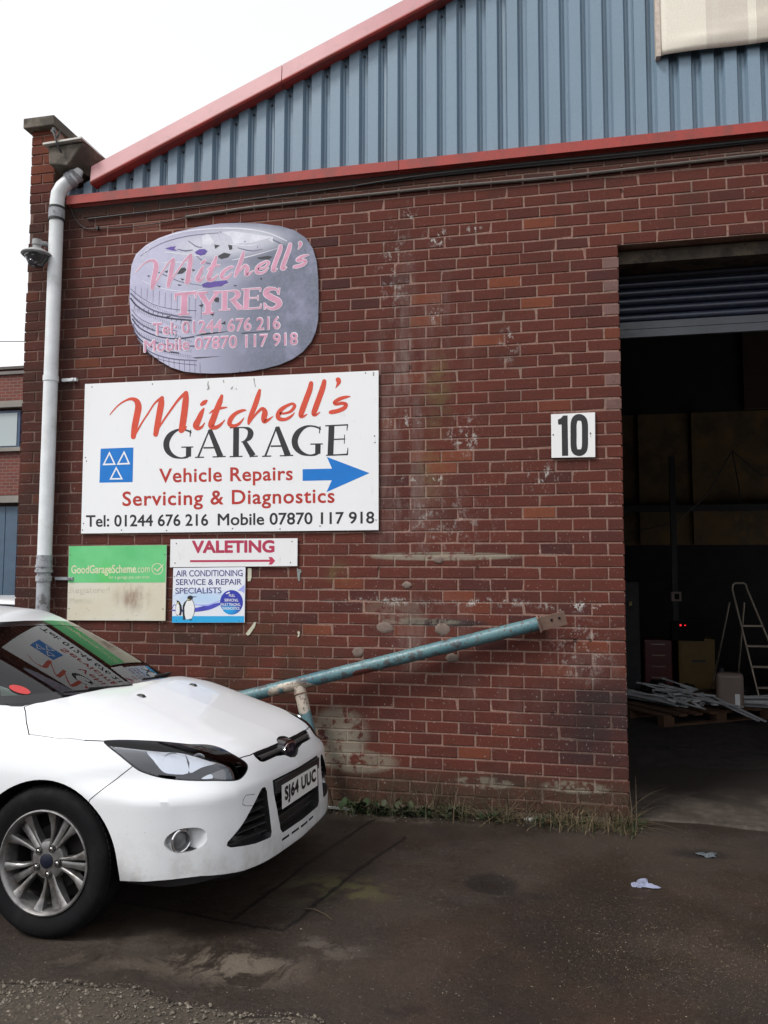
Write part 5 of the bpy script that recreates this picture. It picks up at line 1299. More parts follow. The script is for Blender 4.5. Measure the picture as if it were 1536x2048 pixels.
    ws_o = [(-.745,.965),(-.60,.948),(0,.94),(.60,.948),(.745,.965),(.675,1.10),(.602,1.27),(.585,1.305),(.50,1.325),(.25,1.338),(0,1.342),(-.25,1.338),(-.50,1.325),(-.585,1.305),(-.602,1.27),(-.665,1.10)]
    ws_i = [(-.685,1.000),(-.50,1.012),(0,1.022),(.50,1.012),(.685,1.000),(.635,1.10),(.572,1.25),(.545,1.285),(.25,1.312),(0,1.316),(-.25,1.312),(-.545,1.285),(-.572,1.25),(-.625,1.10)]
    wsf = boolop(green, prism(ws_o, Y3, Z3, X3, -1.02, .5), 'INTERSECT')
    shell = boolop(green, green_in, 'DIFFERENCE')
    shell = boolop(shell, prism(ws_o, Y3, Z3, X3, -1.02, .5), 'DIFFERENCE')
    side1 = [(-.62,.985),(-1.40,1.005),(-1.42,1.33),(-1.15,1.335),(-.98,1.285)]
    side2 = [(-1.50,1.005),(-2.35,1.03),(-2.55,1.18),(-2.2,1.315),(-1.50,1.335)]
    sw = {}
    for s in (-1, 1):
        for i, q in enumerate((side1, side2)):
            c1 = prism(q, X3, Z3, Y3, *sorted((s*.4, s*1.2)))
            sw[s, i] = boolop(green, c1.copy(), 'INTERSECT'); shell = boolop(shell, c1, 'DIFFERENCE')
    rw = [(-.52,1.02),(.52,1.02),(.47,1.27),(-.47,1.27)]
    rwf = boolop(green, prism(rw, Y3, Z3, X3, -3.6, -2.6), 'INTERSECT'); shell = boolop(shell, prism(rw, Y3, Z3, X3, -3.6, -2.6), 'DIFFERENCE')
    finish(shell, 'roof', [paint, inter])
    wo = finish(outer(wsf, GG, .002, .001, .004), 'windscreen', [wglass])
    fr = outer(boolop(wsf, prism(ws_i, Y3, Z3, X3, -1.1, .5), 'DIFFERENCE'), GG, .002, -.0006)
    frit = new_mat('black_glass_border', (.010, .010, .011), .12, 0, .5, .3)
    finish(fr, 'windscreen_border', [frit], parent=wo)
    for (s, i), me in sw.items(): finish(outer(me, GG, .002, .002, .004), 'side_window', [wglass])
    finish(outer(rwf, GG, .002, .002, .004), 'rear_window', [wglass])
    # round red sticker on the lower corner of the glass
    def on_glass(y, z, off=.003):
        lo, hi = -1.5, .6
        for _ in range(40):
            mm = (lo+hi)/2
            if G(mm, y, z) < 0: lo = mm
            else: hi = mm
        return (lo+off, y, z+off)
    sticker_c = STICK
    redm = new_mat('red_sticker', (.45, .03, .03), .5)
    m = MB(); pts = [on_glass(sticker_c[0]+.021*math.cos(t), sticker_c[1]+.021*math.sin(t)) for t in np.linspace(0, 2*np.pi, 28, endpoint=False)]
    m.add(pts, [tuple(range(28))]); st = m.build('round_sticker', redm, wo)
    # cowl and wipers
    m = MB(); N_ = 30; top = []; bot = []
    for i in range(N_+1):
        y = -.70+1.40*i/N_
        xg = on_glass(y, .985, .004)[0]; xr = np.interp(abs(y), [0, .19, .38, .57, .68, .72], [-.083, -.09, -.11, -.145, -.20, -.26])
        zr_ = 1.0-.03*(abs(y)/.7)**2
        top.append((min(xg, xr-.02), y, .983-.01*(abs(y)/.7)**2)); bot.append((xr+.0, y, zr_-.030))
    m.add(top+bot, [(i, i+1, N_+2+i, N_+1+i) for i in range(N_)]); m.build('scuttle', dark, car, True, 60)
    for (ya, yb, z1, z2) in ((.60, .06, .995, 1.012), (-.02, -.52, .985, 1.000)):
        m = MB(); P = [Vector(on_glass(ya+(yb-ya)*t, z1+(z2-z1)*t, .012)) for t in np.linspace(0, 1, 10)]
        m.tube(P, .007, 6); P2 = [p+Vector((.012, 0, .012)) for p in P[2:8]]; m.tube(P2, .006, 6)
        m.build('wiper', dark, car, True, 60)
    # ---- cabin contents
    m = MB(); N_ = 14
    prof = [(-.20, .955), (-.45, .965), (-.72, .955), (-.80, .92), (-.84, .80), (-.80, .62)]
    Vv = []; 
    for i in range(N_+1):
        y = -.68+1.36*i/N_; hump = .028*math.exp(-((y+.36)/.17)**2)
        for j, (x, z) in enumerate(prof):
            Vv.append((x-.12*(abs(y)/.7)**2*(1 if j < 2 else .2), y, z+hump*(1 if 1 <= j <= 3 else 0)-.02*(abs(y)/.7)**2))
    K = len(prof); m.add(Vv, [(i*K+j, i*K+j+1, (i+1)*K+j+1, (i+1)*K+j) for i in range(N_) for j in range(K-1)])
    m.build('dashboard', dashm, car, True, 50)
    m = MB(); a = [Vector((-.93+.03*math.sin(t), -.36+.185*math.cos(t), .86+.17*math.sin(t))) for t in np.linspace(0, 2*np.pi, 33)]
    m.tube(a, .014, 8, cap=False); m.tube([(-.82, -.36, .84), (-.93, -.36, .86)], .03, 10); m.box((-.94, -.53, .845), (-.92, -.19, .875))
    m.build('steering_wheel', inter, car, True, 50)
    for s in (-1, 1):
        m = MB(); m.box((-1.65, s*.36-.24, .50), (-1.12, s*.36+.24, .62))
        Mx = Matrix.Translation((-1.62, s*.36, .60)) @ Matrix.Rotation(R_(-16), 4, 'Y'); m.box((-.06, -.23, 0), (.06, .23, .58), 0, Mx)
        m.box((-.045, -.13, .62), (.045, .13, .80), 0, Mx); o = m.build('front_seat', inter, car)
        bv = o.modifiers.new('b', 'BEVEL'); bv.width = .03; bv.segments = 3
    m = MB(); m.box((-2.35, -.62, .50), (-1.95, .62, .62)); m.box((-2.48, -.62, .60), (-2.36, .62, 1.10)); m.build('rear_seat', inter, car)
    m = MB(); m.box((-1.00, -.125, 1.15), (-.955, .125, 1.225)); m.tube([(-.98, 0, 1.21), (-.90, 0, 1.30)], .012, 8); o = m.build('rear_view_mirror', inter, car)
    # door mirrors, handles
    for s in (-1, 1):
        m = MB(); Mx = Matrix.Translation((-.82, s*.95, .985)); 
        m.add([Mx @ Vector(p) for p in [(-.05,-.09,-.06),(.06,-.07,-.05),(.06,.07,-.05),(-.05,.09,-.06),(-.05,-.09,.07),(.05,-.06,.055),(.05,.06,.055),(-.05,.09,.07)]],
              [(0,3,2,1),(4,5,6,7),(0,1,5,4),(1,2,6,5),(2,3,7,6),(3,0,4,7)])
        o = m.build('door_mirror', paint, car, True, 60); bv = o.modifiers.new('b', 'BEVEL'); bv.width = .025; bv.segments = 3
        for x in (-1.30, -2.22):
            m = MB(); m.tube([(x-.09, s*.895, .82), (x-.08, s*.925, .823), (x+.08, s*.925, .818), (x+.09, s*.895, .815)], .011, 8); m.build('door_handle', paint, car, True, 60)
    # tail lamps + rear bumper plate
    redl = new_mat('red_tail_lamp', (.25, .01, .01), .15, 0, .5, .5)
    for s in (-1, 1):
        m = MB(); m.box((-3.40, min(s*.60, s*.82), .78), (-3.26, max(s*.60, s*.82), .96)); m.build('tail_light', redl, car)
    # ---- wheels
    def wheel(x, s):
        yo = s*.885; ax = Vector((0, s, 0)); wz = .322
        c0 = Vector((x, yo, wz))
        root = empty('wheel', tuple(c0), (0, 0, 0), car)
        prof = [(.222, -.175), (.240, -.185), (.285, -.190), (.312, -.182), (.3225, -.165), (.3235, -.12), (.3235, -.055), (.3225, -.030), (.314, -.008), (.300, .004), (.280, .008), (.255, .004), (.236, -.002), (.2285, -.004), (.222, -.014)]
        m = MB(); m.lathe(prof, (0, 0, 0), ax, 96, 0, True)
        # tread blocks round the shoulder
        for kx in range(72):
            t = 2*math.pi*kx/72; Mx = Matrix.Rotation(t, 4, 'Y')
            for (h0, h1) in ((-.040, -.022), (-.12, -.075)):
                a0, a1 = sorted((s*h0, s*h1)); m.box((-.0095, a0, .314), (.0095, a1, .3246), 0, Mx)
        m.build('tyre', rubber, root, True, 30)
        m = MB(); m.lathe([(.2245, -.018), (.2245, .002), (.2185, .004), (.212, -.004), (.206, -.018), (.202, -.06), (.198, -.15)], (0, 0, 0), ax, 80)
        # hub
        m.lathe([(.0005, -.028), (.030, -.027), (.060, -.029), (.080, -.036), (.088, -.055), (.080, -.075)], (0, 0, 0), ax, 48)
        side = 1 if s < 0 else -1
        def pt(r, ang, h):  # ang in degrees as seen from outside, 0 = forward
            t = math.radians(ang); return Vector((math.cos(t)*r, s*h, math.sin(t)*r))
        for g in range(5):
            c_ = 66-72*g
            for sgn in (-1, 1):
                # broad outer spoke, splayed
                st = [(.045, 12, 32, -.030, .050), (.08, 10, 19, -.030, .048), (.12, 11, 18.5, -.027, .045), (.16, 12.5, 20.5, -.023, .040), (.20, 12.5, 24, -.014, .034), (.2145, 12, 25, -.010, .030)]
                Vq = []
                for (r, a0, a1, h, dd) in st:
                    for (aa, hh) in ((a0, h-.004), (a0+.25*(a1-a0), h), (a1-.25*(a1-a0), h), (a1, h-.004), (a1-.5, h-dd), (a0+.5, h-dd)):
                        Vq.append(pt(r, c_+sgn*aa, hh))
                K = 6; m.add(Vq, [(i*K+j, i*K+(j+1) % K, (i+1)*K+(j+1) % K, (i+1)*K+j) for i in range(len(st)-1) for j in range(K)])
            st = [(.055, 16, -.030, .045), (.085, 9.0, -.033, .045), (.12, 6.3, -.040, .04), (.165, 5.6, -.046, .035), (.208, 5.8, -.050, .03)]
            Vq = []
            for (r, aw, h, dd) in st:
                for (aa, hh) in ((-aw, h-.004), (-aw*.5, h), (aw*.5, h), (aw, h-.004), (aw, h-dd), (-aw, h-dd)): Vq.append(pt(r, c_+aa, hh))
            m.add(Vq, [(i*K+j, i*K+(j+1) % K, (i+1)*K+(j+1) % K, (i+1)*K+j) for i in range(len(st)-1) for j in range(K)])
        rim = m.build('rim', alloy, root, True, 32)
        for g in range(5):
            p = pt(.057, 66-72*g, -.027)
            mm = MB(); mm.lathe([(.0165, -.012), (.0165, .0015), (.0145, .002), (.013, -.008), (.0005, -.008)], p, ax, 20)
            mm.build('nut_recess', dark, rim, True, 40)
            mm = MB(); mm.lathe([(.0095, -.008), (.0095, .006), (.006, .0085), (.0005, .009)], p, ax, 6); mm.build('wheel_nut', new_nut, rim)
        mm = MB(); mm.lathe([(.031, -.030), (.031, -.022), (.028, -.020), (.0005, -.019)], (0, 0, 0), ax, 32); mm.build('centre_cap', navy, rim, True, 40)
        mm = MB(); mm.lathe([(.0005, -.10), (.14, -.10), (.14, -.115), (.0005, -.115)], (0, 0, 0), ax, 40); mm.lathe([(.195, -.085), (.195, -.17), (.0005, -.171)], (0, 0, 0), ax, 40)
        mm.build('brake_disc', brake, root, True, 40)
        return root
    new_nut = new_mat('steel_nut', (.25, .24, .23), .35, 1.0)
    brake = rough_mat('rusty_brake_disc', (.020, .017, .016), .6, .4, 30, .0005)
    for x in (0.0, -2.648):
        for s in (-1, 1): wheel(x, s)
    for o in tmp: bpy.data.objects.remove(o)
    return car

build_car()
# ================================================================== yard
yard = new_mat('wet_dark_asphalt', (.03, .025, .022), .5, 0, .5); k = NT(yard); co = k.geo()
n1 = k.noise(co, 1.1, 6, .6); n2 = k.noise(co, 5, 6, .65); n3 = k.noise(co, 55, 5, .7); n4 = k.noise(co, 260, 3, .6); n5 = k.noise(co, .45, 4, .5)
B = lambda x, y, rx, ry, s=.8: k.blob(co, (x, y, 0), (rx, ry, 0), s)
c = k.mix(k.rng(n1, .35, .65), (.0228, .0165, .0128), (.0385, .0280, .0215)); c = k.mix(k.mul(k.rng(n2, .45, .75), .5), c, (.022, .018, .016))
c = k.mix(1.0, c, k.rng(k.mul(n3, n4, 'ADD'), .7, 1.3, .62, 1.45), 'MULTIPLY')
c = k.mix(k.mul(k.rng(n5, .50, .62), .35), c, (.050, .032, .022))
sp_ = k.noise(co, 210, 3, .65); c = k.mix(k.mul(k.rng(sp_, .60, .68), .55), c, (.095, .075, .058)); c = k.mix(k.mul(k.rng(sp_, .40, .32), .6), c, (.008, .006, .005))
def patch(x, y, rx, ry, colr, a, nz=n2, lo=.40, hi=.60, s=.8):
    global c
    c = k.mix(k.mul(k.mul(B(x, y, rx, ry, s), k.rng(nz, lo, hi)), a), c, colr)
n6 = k.noise(co, 3.2, 7, .72, dist=.8)
patch(-1.80, -2.50, .46, .26, (.150, .122, .095), .9, n6, .47, .56, .9)
patch(-2.25, -2.62, .5, .12, (.100, .08, .062), .6, n6, .45, .55, .9)
patch(-2.35, -2.40, .50, .22, (.085, .068, .055), .7)
patch(-1.60, -1.62, .42, .28, (.085, .078, .030), .8, n2, .42, .58)
patch(-1.48, -2.30, .28, .30, (.12, .10, .082), .5, n2, .50, .62)
patch(-1.45, -.25, .70, .12, (.085, .066, .052), .6)
patch(-1.9, -1.7, .5, .4, (.060, .056, .042), .5)
patch(-.83, -1.30, .17, .19, (.010, .008, .007), .75, n1, .1, .2, .35)
patch(-.70, -1.45, .28, .16, (.012, .010, .009), .6)
patch(-1.05, -2.68, .14, .09, (.010, .009, .009), .8, n2, .40, .5)
patch(.35, -.48, .26, .14, (.010, .009, .008), .75, n2, .38, .5)
patch(-.5, -2.4, 1.3, .9, (.060, .034, .022), .45, n1, .35, .6)
patch(.3, -1.2, .5, .25, (.055, .034, .024), .5)
# pale grit pressed into the surface on the right
gr = k.noise(co, 150, 2, .5); c = k.mix(k.mul(k.mul(B(.05, -1.95, .75, .8, .9), k.rng(gr, .66, .70)), .75), c, (.22, .18, .12))
c = k.mix(k.mul(k.rng(k.noise(co, 95, 2, .5), .715, .74), .8), c, (.26, .25, .23))
# joint lines of the old slabs (world metres)
sxyz = k.n('SeparateXYZ'); k.l(co, sxyz.inputs[0])
def line(x0, y0, x1, y1, wd, a):
    """dark tarred joint between two points"""
    global c
    dx, dy = x1-x0, y1-y0; L = math.hypot(dx, dy); ux, uy = dx/L, dy/L
    wob = k.mul(k.mul(n2, .06), -.03, 'ADD')
    u = k.mul(k.mul(k.mul(sxyz.outputs['X'], x0, 'SUBTRACT'), ux), k.mul(k.mul(sxyz.outputs['Y'], y0, 'SUBTRACT'), uy), 'ADD')
    v = k.mul(k.mul(k.mul(sxyz.outputs['X'], x0, 'SUBTRACT'), -uy), k.mul(k.mul(sxyz.outputs['Y'], y0, 'SUBTRACT'), ux), 'ADD')
    v = k.mul(v, wob, 'ADD'); v = k.mul(v, 0, 'ABSOLUTE')
    msk = k.mul(k.rng(v, wd, wd*.4), k.mul(k.rng(u, -.02, .02), k.rng(u, L+.02, L-.02)))
    c = k.mix(k.mul(msk, a), c, (.007, .006, .006))
line(-1.98, -2.08, -1.70, -.25, .016, .85); line(-2.55, -2.02, -1.70, -2.14, .020, .8); line(-1.70, -2.12, -1.42, -.62, .018, .85)
k.col(c)
wet = k.rng(k.noise(co, .9, 5, .6), .38, .62); k.rgh(k.rng(k.mul(wet, k.rng(n3, .2, .8, .8, 1.2)), 0, 1, .40, .80)); k.b.inputs['Specular IOR Level'].default_value = .25
k.bump(k.mul(k.mul(n3, k.mul(n2, 2.0), 'ADD'), n4, 'ADD'), .006, .75)
# ground sheet: fine and slightly uneven near the camera, reaching far away
def gheight(x, y):
    h = gz(max(min(y, 1.0), -9.0))
    h += .010*math.sin(x*1.7+.6)*math.sin(y*1.3)+.006*math.sin(x*4.1+y*3.3)
    h -= .020*math.exp(-(((x+.83)/.18)**2+((y+1.30)/.17)**2)**2)
    h -= .012*math.exp(-(((x-.35)/.2)**2+((y+.48)/.1)**2)**2)
    return h
xs = list(np.linspace(-60, -6, 14, endpoint=False))+list(np.linspace(-6, 4, 170, endpoint=False))+list(np.linspace(4, 60, 14)); ys = list(np.linspace(-60, -6, 14, endpoint=False))+list(np.linspace(-6, .40, 120))
V_ = [(x, y, gheight(x, y)) for x in xs for y in ys]; n_ = len(ys)
me = mesh_py('ground', V_, [(i*n_+j, (i+1)*n_+j, (i+1)*n_+j+1, i*n_+j+1) for i in range(len(xs)-1) for j in range(n_-1)])
tag(link('ground', me, yard, None, True, 60), kind='structure')
m = MB(); m.box((-60, .2, -1.0), (-4.765, 60, -.085)); m.build('road', yard); tag(bpy.data.objects['road'], kind='structure')
# concrete threshold and hall floor
flr = rough_mat('oily_concrete_floor', (.016, .0115, .0095), .75, .4, 8, .003, dirt=((.010, .008, .007), 3.5, .42, .85))
m = MB(); m.box((-.0, .95, -.30), (3.6, 8.0, -.026)); m.box((-4.5, .6, -.30), (-.01, 8.0, -.031)); tag(m.build('hall_floor', flr), kind='structure')
thr = new_mat('worn_concrete_threshold', (.07, .06, .05), .8, 0, .3); k = NT(thr); co = k.geo(); a1 = k.noise(co, 18, 6, .7); a2 = k.noise(co, 2.6, 5, .65); sx = k.n('SeparateXYZ'); k.l(co, sx.inputs[0])
c = k.mix(k.rng(a1, .3, .7), (.042, .033, .026), (.072, .058, .047)); c = k.mix(k.mul(k.rng(a2, .46, .58), .7), c, (.030, .023, .018))
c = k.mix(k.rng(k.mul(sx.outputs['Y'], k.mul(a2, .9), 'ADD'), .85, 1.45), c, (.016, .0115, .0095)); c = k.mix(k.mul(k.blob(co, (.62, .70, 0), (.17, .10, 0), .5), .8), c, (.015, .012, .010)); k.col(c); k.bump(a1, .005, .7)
rr = random.Random(3); V_ = []; nx = 60
for i in range(nx+1):
    x = -.004+3.9*i/nx; e = .06*math.sin(x*5)+.03*math.sin(x*13+1)+rr.uniform(-.015, .015)
    V_ += [(x, .10+e*.35, -.085), (x, .125+e*.35, -.046), (x, .5, -.024), (x, 1.6, -.021)]
me = mesh_py('threshold', V_, [(i*4+j, (i+1)*4+j, (i+1)*4+j+1, i*4+j+1) for i in range(nx) for j in range(3)]); tag(link('doorway_threshold', me, thr, None, True, 40), kind='structure')
# old exposed-aggregate strip in the near left corner
agg = new_mat('gritty_old_surface', (.05, .042, .032), .9); k = NT(agg); co = k.geo()
a1 = k.noise(co, 70, 5, .7); k.col(k.mix(k.rng(a1, .3, .7), (.026, .020, .014), (.072, .055, .038))); k.bump(a1, .008, .8)
def edge_y(x): return -2.80-.03*(x+2.6)-.028*math.sin(x*7+1)-.015*math.sin(x*19)
V_ = []; xs_ = np.linspace(-4.5, -.95, 90)
for x in xs_:
    e = edge_y(x) - max(0, (x+1.35))*.5; V_ += [(x, e, gheight(x, e)-.004), (x, e-.03, gheight(x, e-.03)+.007), (x, -3.9, gheight(x, -3.9)+.012)]
me = mesh_py('old_surface', V_, [(i*3+j, i*3+j+1, (i+1)*3+j+1, (i+1)*3+j) for i in range(len(xs_)-1) for j in range(2)]); tag(link('gravel_strip', me, agg, None), kind='structure')
def pebbles(name, n, place, smin, smax, mat, seed, flat_=.6, lift=0.0):
    rr = random.Random(seed); m = MB()
    base = [(1,0,0),(-1,0,0),(0,1,0),(0,-1,0),(0,0,1),(0,0,-.6)]; fc = [(0,2,4),(2,1,4),(1,3,4),(3,0,4),(2,0,5),(1,2,5),(3,1,5),(0,3,5)]
    for _ in range(n):
        x, y = place(rr); s = smin+(smax-smin)*rr.random()**3; a = rr.uniform(0, 6.28); ca, sa = math.cos(a), math.sin(a); z = gheight(x, y)+lift
        V_ = []
        for (p, q, r) in base:
            p, q, r = p*s*rr.uniform(.7, 1.3), q*s*rr.uniform(.5, 1), r*s*flat_*rr.uniform(.6, 1.2)
            V_.append((x+p*ca-q*sa, y+p*sa+q*ca, z+r+s*.15))
        m.add(V_, fc)
    o = m.build(name, mat, None); return tag(o, kind='stuff')
peb = new_mat('mixed_pebbles', (.2, .18, .15), .8); k = NT(peb); co = k.geo(); k.col(k.ramp(k.noise(co, 42, 1, .5), [(.30, (.035, .028, .021)), (.45, (.08, .063, .047)), (.57, (.115, .095, .07)), (.68, (.19, .165, .135))]))
grit_m = new_mat('straw_grit', (.2, .17, .12), .8); k = NT(grit_m); co = k.geo(); k.col(k.ramp(k.noise(co, 60, 1, .5), [(.30, (.06, .045, .03)), (.5, (.13, .10, .065)), (.66, (.27, .23, .16))]))
foot_m = new_mat('dirty_rubble', (.1, .08, .06), .9); k = NT(foot_m); co = k.geo(); k.col(k.ramp(k.noise(co, 50, 1, .5), [(.30, (.03, .024, .018)), (.55, (.07, .055, .042)), (.68, (.16, .14, .12))]))
o = pebbles('gravel', 4200, lambda r: (lambda x: (x, edge_y(x)-max(0, x+1.35)*.5-abs(r.gauss(0, .36))))(r.uniform(-3.3, -1.0)), .003, .013, peb, 5, .7, .010)
tag(o, 'small pale stones worn out of the old surface along the yard edge', 'gravel')
o = pebbles('grit', 3600, lambda r: (r.gauss(.0, .42), r.gauss(-1.95, .42)) if r.random() < .72 else (r.uniform(-2.2, 1.4), r.uniform(-2.9, -.2)), .0012, .0036, grit_m, 6); tag(o, 'scattered pale grit on the dark wet yard', 'grit')
o = pebbles('wall_foot_rubble', 700, lambda r: (r.uniform(-2.4, .1), -.05-abs(r.gauss(0, .10))), .002, .012, foot_m, 8); tag(o, 'crumbled mortar and small stones along the foot of the wall', 'rubble')

# ---- weeds along the wall foot
def grass(name, n, seed, mats, spread):
    rr = random.Random(seed); m = MB()
    for _ in range(n):
        x, y, hgt, lean, mi = spread(rr); z0 = gheight(x, y)-.01; a = rr.uniform(0, 6.28); wd = rr.uniform(.0016, .0042)*(1 if mi != 1 else .8)
        dx, dy = math.cos(a)*lean*hgt, math.sin(a)*lean*hgt-(.10*hgt); px_, py_ = -math.sin(a)*wd, math.cos(a)*wd; V_ = []
        for q in range(5):
            t = q/4; w_ = (1-t)**.7; bx, by, bz = x+dx*t*t, y+dy*t*t, z0+hgt*(t-.28*lean*t*t*1.3)
            by = min(by, -.006)
            V_ += [(bx-px_*w_, by-py_*w_, bz), (bx+px_*w_, by+py_*w_, bz)]
        m.add(V_, [(2*i, 2*i+1, 2*i+3, 2*i+2) for i in range(4)], mi)
    return m.build(name, mats, None, recalc=False)
gg = rough_mat('green_grass', (.030, .046, .014), .6, .4, 8, 0); st = rough_mat('straw_grass', (.130, .095, .050), .8, .35, 8, 0); dkst = rough_mat('brown_stalk', (.060, .042, .024), .85, .3, 8, 0)
CL = [(-2.28,.07,.5),(-2.05,.09,.7),(-1.86,.06,.8),(-1.72,.05,.7),(-1.55,.09,.6),(-1.33,.05,1.0),(-1.16,.05,.9),(-1.02,.06,.6),(-.86,.05,.8),(-.70,.07,.6),(-.52,.06,.9),(-.38,.05,.9),(-.24,.07,.9),(-.10,.06,1.0),(.02,.045,1.3)]
def sp1(r):
    if r.random() < .78:
        cx_, sx_, q = r.choices(CL, [p[2] for p in CL])[0]; x = r.gauss(cx_, sx_); tall = 1.0
    else: x = r.uniform(-2.4, .10); tall = .55
    tall *= r.uniform(.6, 1.0)
    x = min(x, r.uniform(-.03, .03))
    y = -.008-abs(r.gauss(.0, .10)); u = r.random()
    green = .60*math.exp(-((x+1.55)/.55)**2)+.30+.35*math.exp(-((x-.03)/.06)**2)
    if u < green: return x, y, tall*r.uniform(.05, .20), r.uniform(.4, 1.5), 0
    if u < .90: return x, y, tall*r.uniform(.08, .27), r.uniform(.5, 2.0), 1
    return x, y, r.uniform(.16, .42), r.uniform(.1, 1.1), 2
o = grass('grass', 1900, 21, [gg, st, dkst], sp1); tag(o, 'scrubby green and straw-coloured grass along the foot of the brick wall', 'grass', kind='stuff')
def leafy(x, y, s, seed, n=34):
    s *= 1.25
    rr = random.Random(seed); m = MB(); z0 = gheight(x, y)
    for q in range(n):
        a = rr.uniform(0, 6.28); el = rr.uniform(.15, 1.2); L = s*rr.uniform(.4, 1.0); c0 = Vector((x+rr.gauss(0, s*.5), y+min(rr.gauss(-.0, s*.25), .0), z0+rr.uniform(0, s*.6)))
        d = Vector((math.cos(a)*math.cos(el), math.sin(a)*math.cos(el)-.3, math.sin(el))).normalized(); sd_ = d.cross(Vector((0, 0, 1))).normalized()*L*.28; dn = Vector((0, 0, -.12*L))
        m.add([c0, c0+d*L*.3+sd_*.8, c0+d*L*.65+sd_+dn*.3, c0+d*L+dn, c0+d*L*.65-sd_+dn*.3, c0+d*L*.3-sd_*.8], [(0,1,2,3),(0,3,4,5)])
    for v in range(len(m.v)):
        if m.v[v][1] > -.004: m.v[v] = (m.v[v][0], -.004, m.v[v][2])
    return m
lf = rough_mat('weed_leaf', (.022, .042, .011), .8, .4, 20, 0); lf2 = rough_mat('dull_weed_leaf', (.040, .048, .020), .8, .4, 20, 0)
for q, (x, s, mt, lb) in enumerate(((-1.86, .075, lf, 'leafy green weed nearest the foot of the blue prop'), (-1.70, .065, lf, 'bright leafy weed left of the white splinter end'), (-1.50, .07, lf2, 'low leafy weed under the pale flaked bricks'), (-1.36, .05, lf, 'small leafy weed mid wall'), (-1.18, .06, lf2, 'dull leafy weed among straw stalks'), (-.93, .05, lf, 'small green weed below the blackened plinth'), (-.60, .045, lf2, 'small dull weed beside the pale flat stone'), (.03, .06, lf, 'green weed growing at the very corner of the doorway'))):
    m = leafy(x, -.13 if x < 0 else .0, s, 50+q); me_o = m.build('weed', mt, None, recalc=False); tag(me_o, lb, 'weed', 'weeds along the wall foot')
# pale stone, red shard, white stick, litter
def rock(name, x, y, s, mat, label, cat, sq=(1, .7, .5), seed=1):
    rr = random.Random(seed); bm = bmesh.new(); bmesh.ops.create_icosphere(bm, subdivisions=2, radius=1)
    for v in bm.verts: v.co = Vector((v.co.x*s*sq[0], v.co.y*s*sq[1], v.co.z*s*sq[2]))*(1+rr.uniform(-.16, .16))
    me = bpy.data.meshes.new(name); bm.to_mesh(me); bm.free(); o = link(name, me, mat); o.location = (x, y, gheight(x, y)+s*sq[2]*.5); tag(o, label, cat)
rock('stone', -.665, -.05, .038, rough_mat('pale_stone', (.30, .30, .28), .7, .2, 30, .001), 'pale flat stone lying in the grass at the wall foot', 'stone', (1, .6, .45), 2)
rock('brick_shard', -.535, -.06, .028, rough_mat('red_shard', (.20, .055, .03), .8), 'orange-red brick shard in the grass beside the pale stone', 'brick shard', (1, .7, .5), 3)
rock('stone', -1.98, -.08, .018, peb, 'small grey stone by the white stick near the car bumper', 'stone', (1, .6, .5), 4)
a = on_plane(650, 1588, -.10); b_ = on_plane(711, 1590, -.10)
m = MB(); m.box((0, -.012, 0), (b_[0]-a[0], .012, .012)); o = m.build('white_stick', rough_mat('white_stick_paint', (.55, .55, .52), .6)); o.location = (a[0], -.10, gheight(a[0], -.1)+.012); o.rotation_euler = (0, R_(1), R_(-2)); tag(o, 'thin white strip of wood lying by the wall foot near the bumper', 'stick')
def crumple(name, x, y, w_, d_, h_, mat, label, cat, seed, rot=0):
    rr = random.Random(seed); n_ = 12; V_ = []; ph = [rr.uniform(0, 6.28) for _ in range(8)]
    for i in range(n_+1):
        for j in range(n_+1):
            u, v = i/n_-.5, j/n_-.5; ed = 1-.35*math.sin(3*math.atan2(v, u)+ph[0])*math.hypot(u, v)*1.6
            V_.append((u*w_*ed, v*d_*ed, h_*(.5+.5*math.sin(9*u+ph[1]+3*math.sin(7*v+ph[2]))*math.cos(11*v+ph[3]+2*u)) * (1.15-1.4*max(abs(u), abs(v)))+rr.uniform(0, h_*.18)))
    me = mesh_py(name, V_, [(i*(n_+1)+j, (i+1)*(n_+1)+j, (i+1)*(n_+1)+j+1, i*(n_+1)+j+1) for i in range(n_) for j in range(n_)])
    o = link(name, me, mat, None, True, 30); md = o.modifiers.new('t', 'SOLIDIFY'); md.thickness = .002; o.location = (x, y, gheight(x, y)+.002); o.rotation_euler = (0, 0, rot); tag(o, label, cat)
crumple('crumpled_tissue', -.045, -1.16, .105, .10, .016, rough_mat('lilac_tissue', (.21, .225, .32), .8, .3, 60, .001), 'crumpled pale lilac tissue lying on the open yard', 'litter', 4, .5)
crumple('crumpled_paper', .40, -.50, .10, .07, .02, rough_mat('grey_wet_paper', (.06, .07, .08), .6, .4, 60, .001), 'wet grey scrap of paper by the dark puddle before the doorway', 'litter', 9, .2)
crumple('fallen_leaf', .80, .28, .085, .05, .022, rough_mat('dry_leaf', (.34, .26, .16), .8, .3, 60, .001), 'dry pale leaf curled up on the concrete threshold', 'leaf', 12, -.4)
m = MB(); m.tube([(-.09, 0, 0), (-.03, .006, .006), (.04, -.004, .003), (.10, -.03, .0)], [.002, .0032, .0028, .0015], 6); o = m.build('twig', dkst, None, True); o.location = (-1.60, -1.93, gheight(-1.6, -1.93)+.006); o.rotation_euler = (0, 0, R_(-20)); tag(o, 'thin dark twig lying on the yard in front of the car', 'twig')

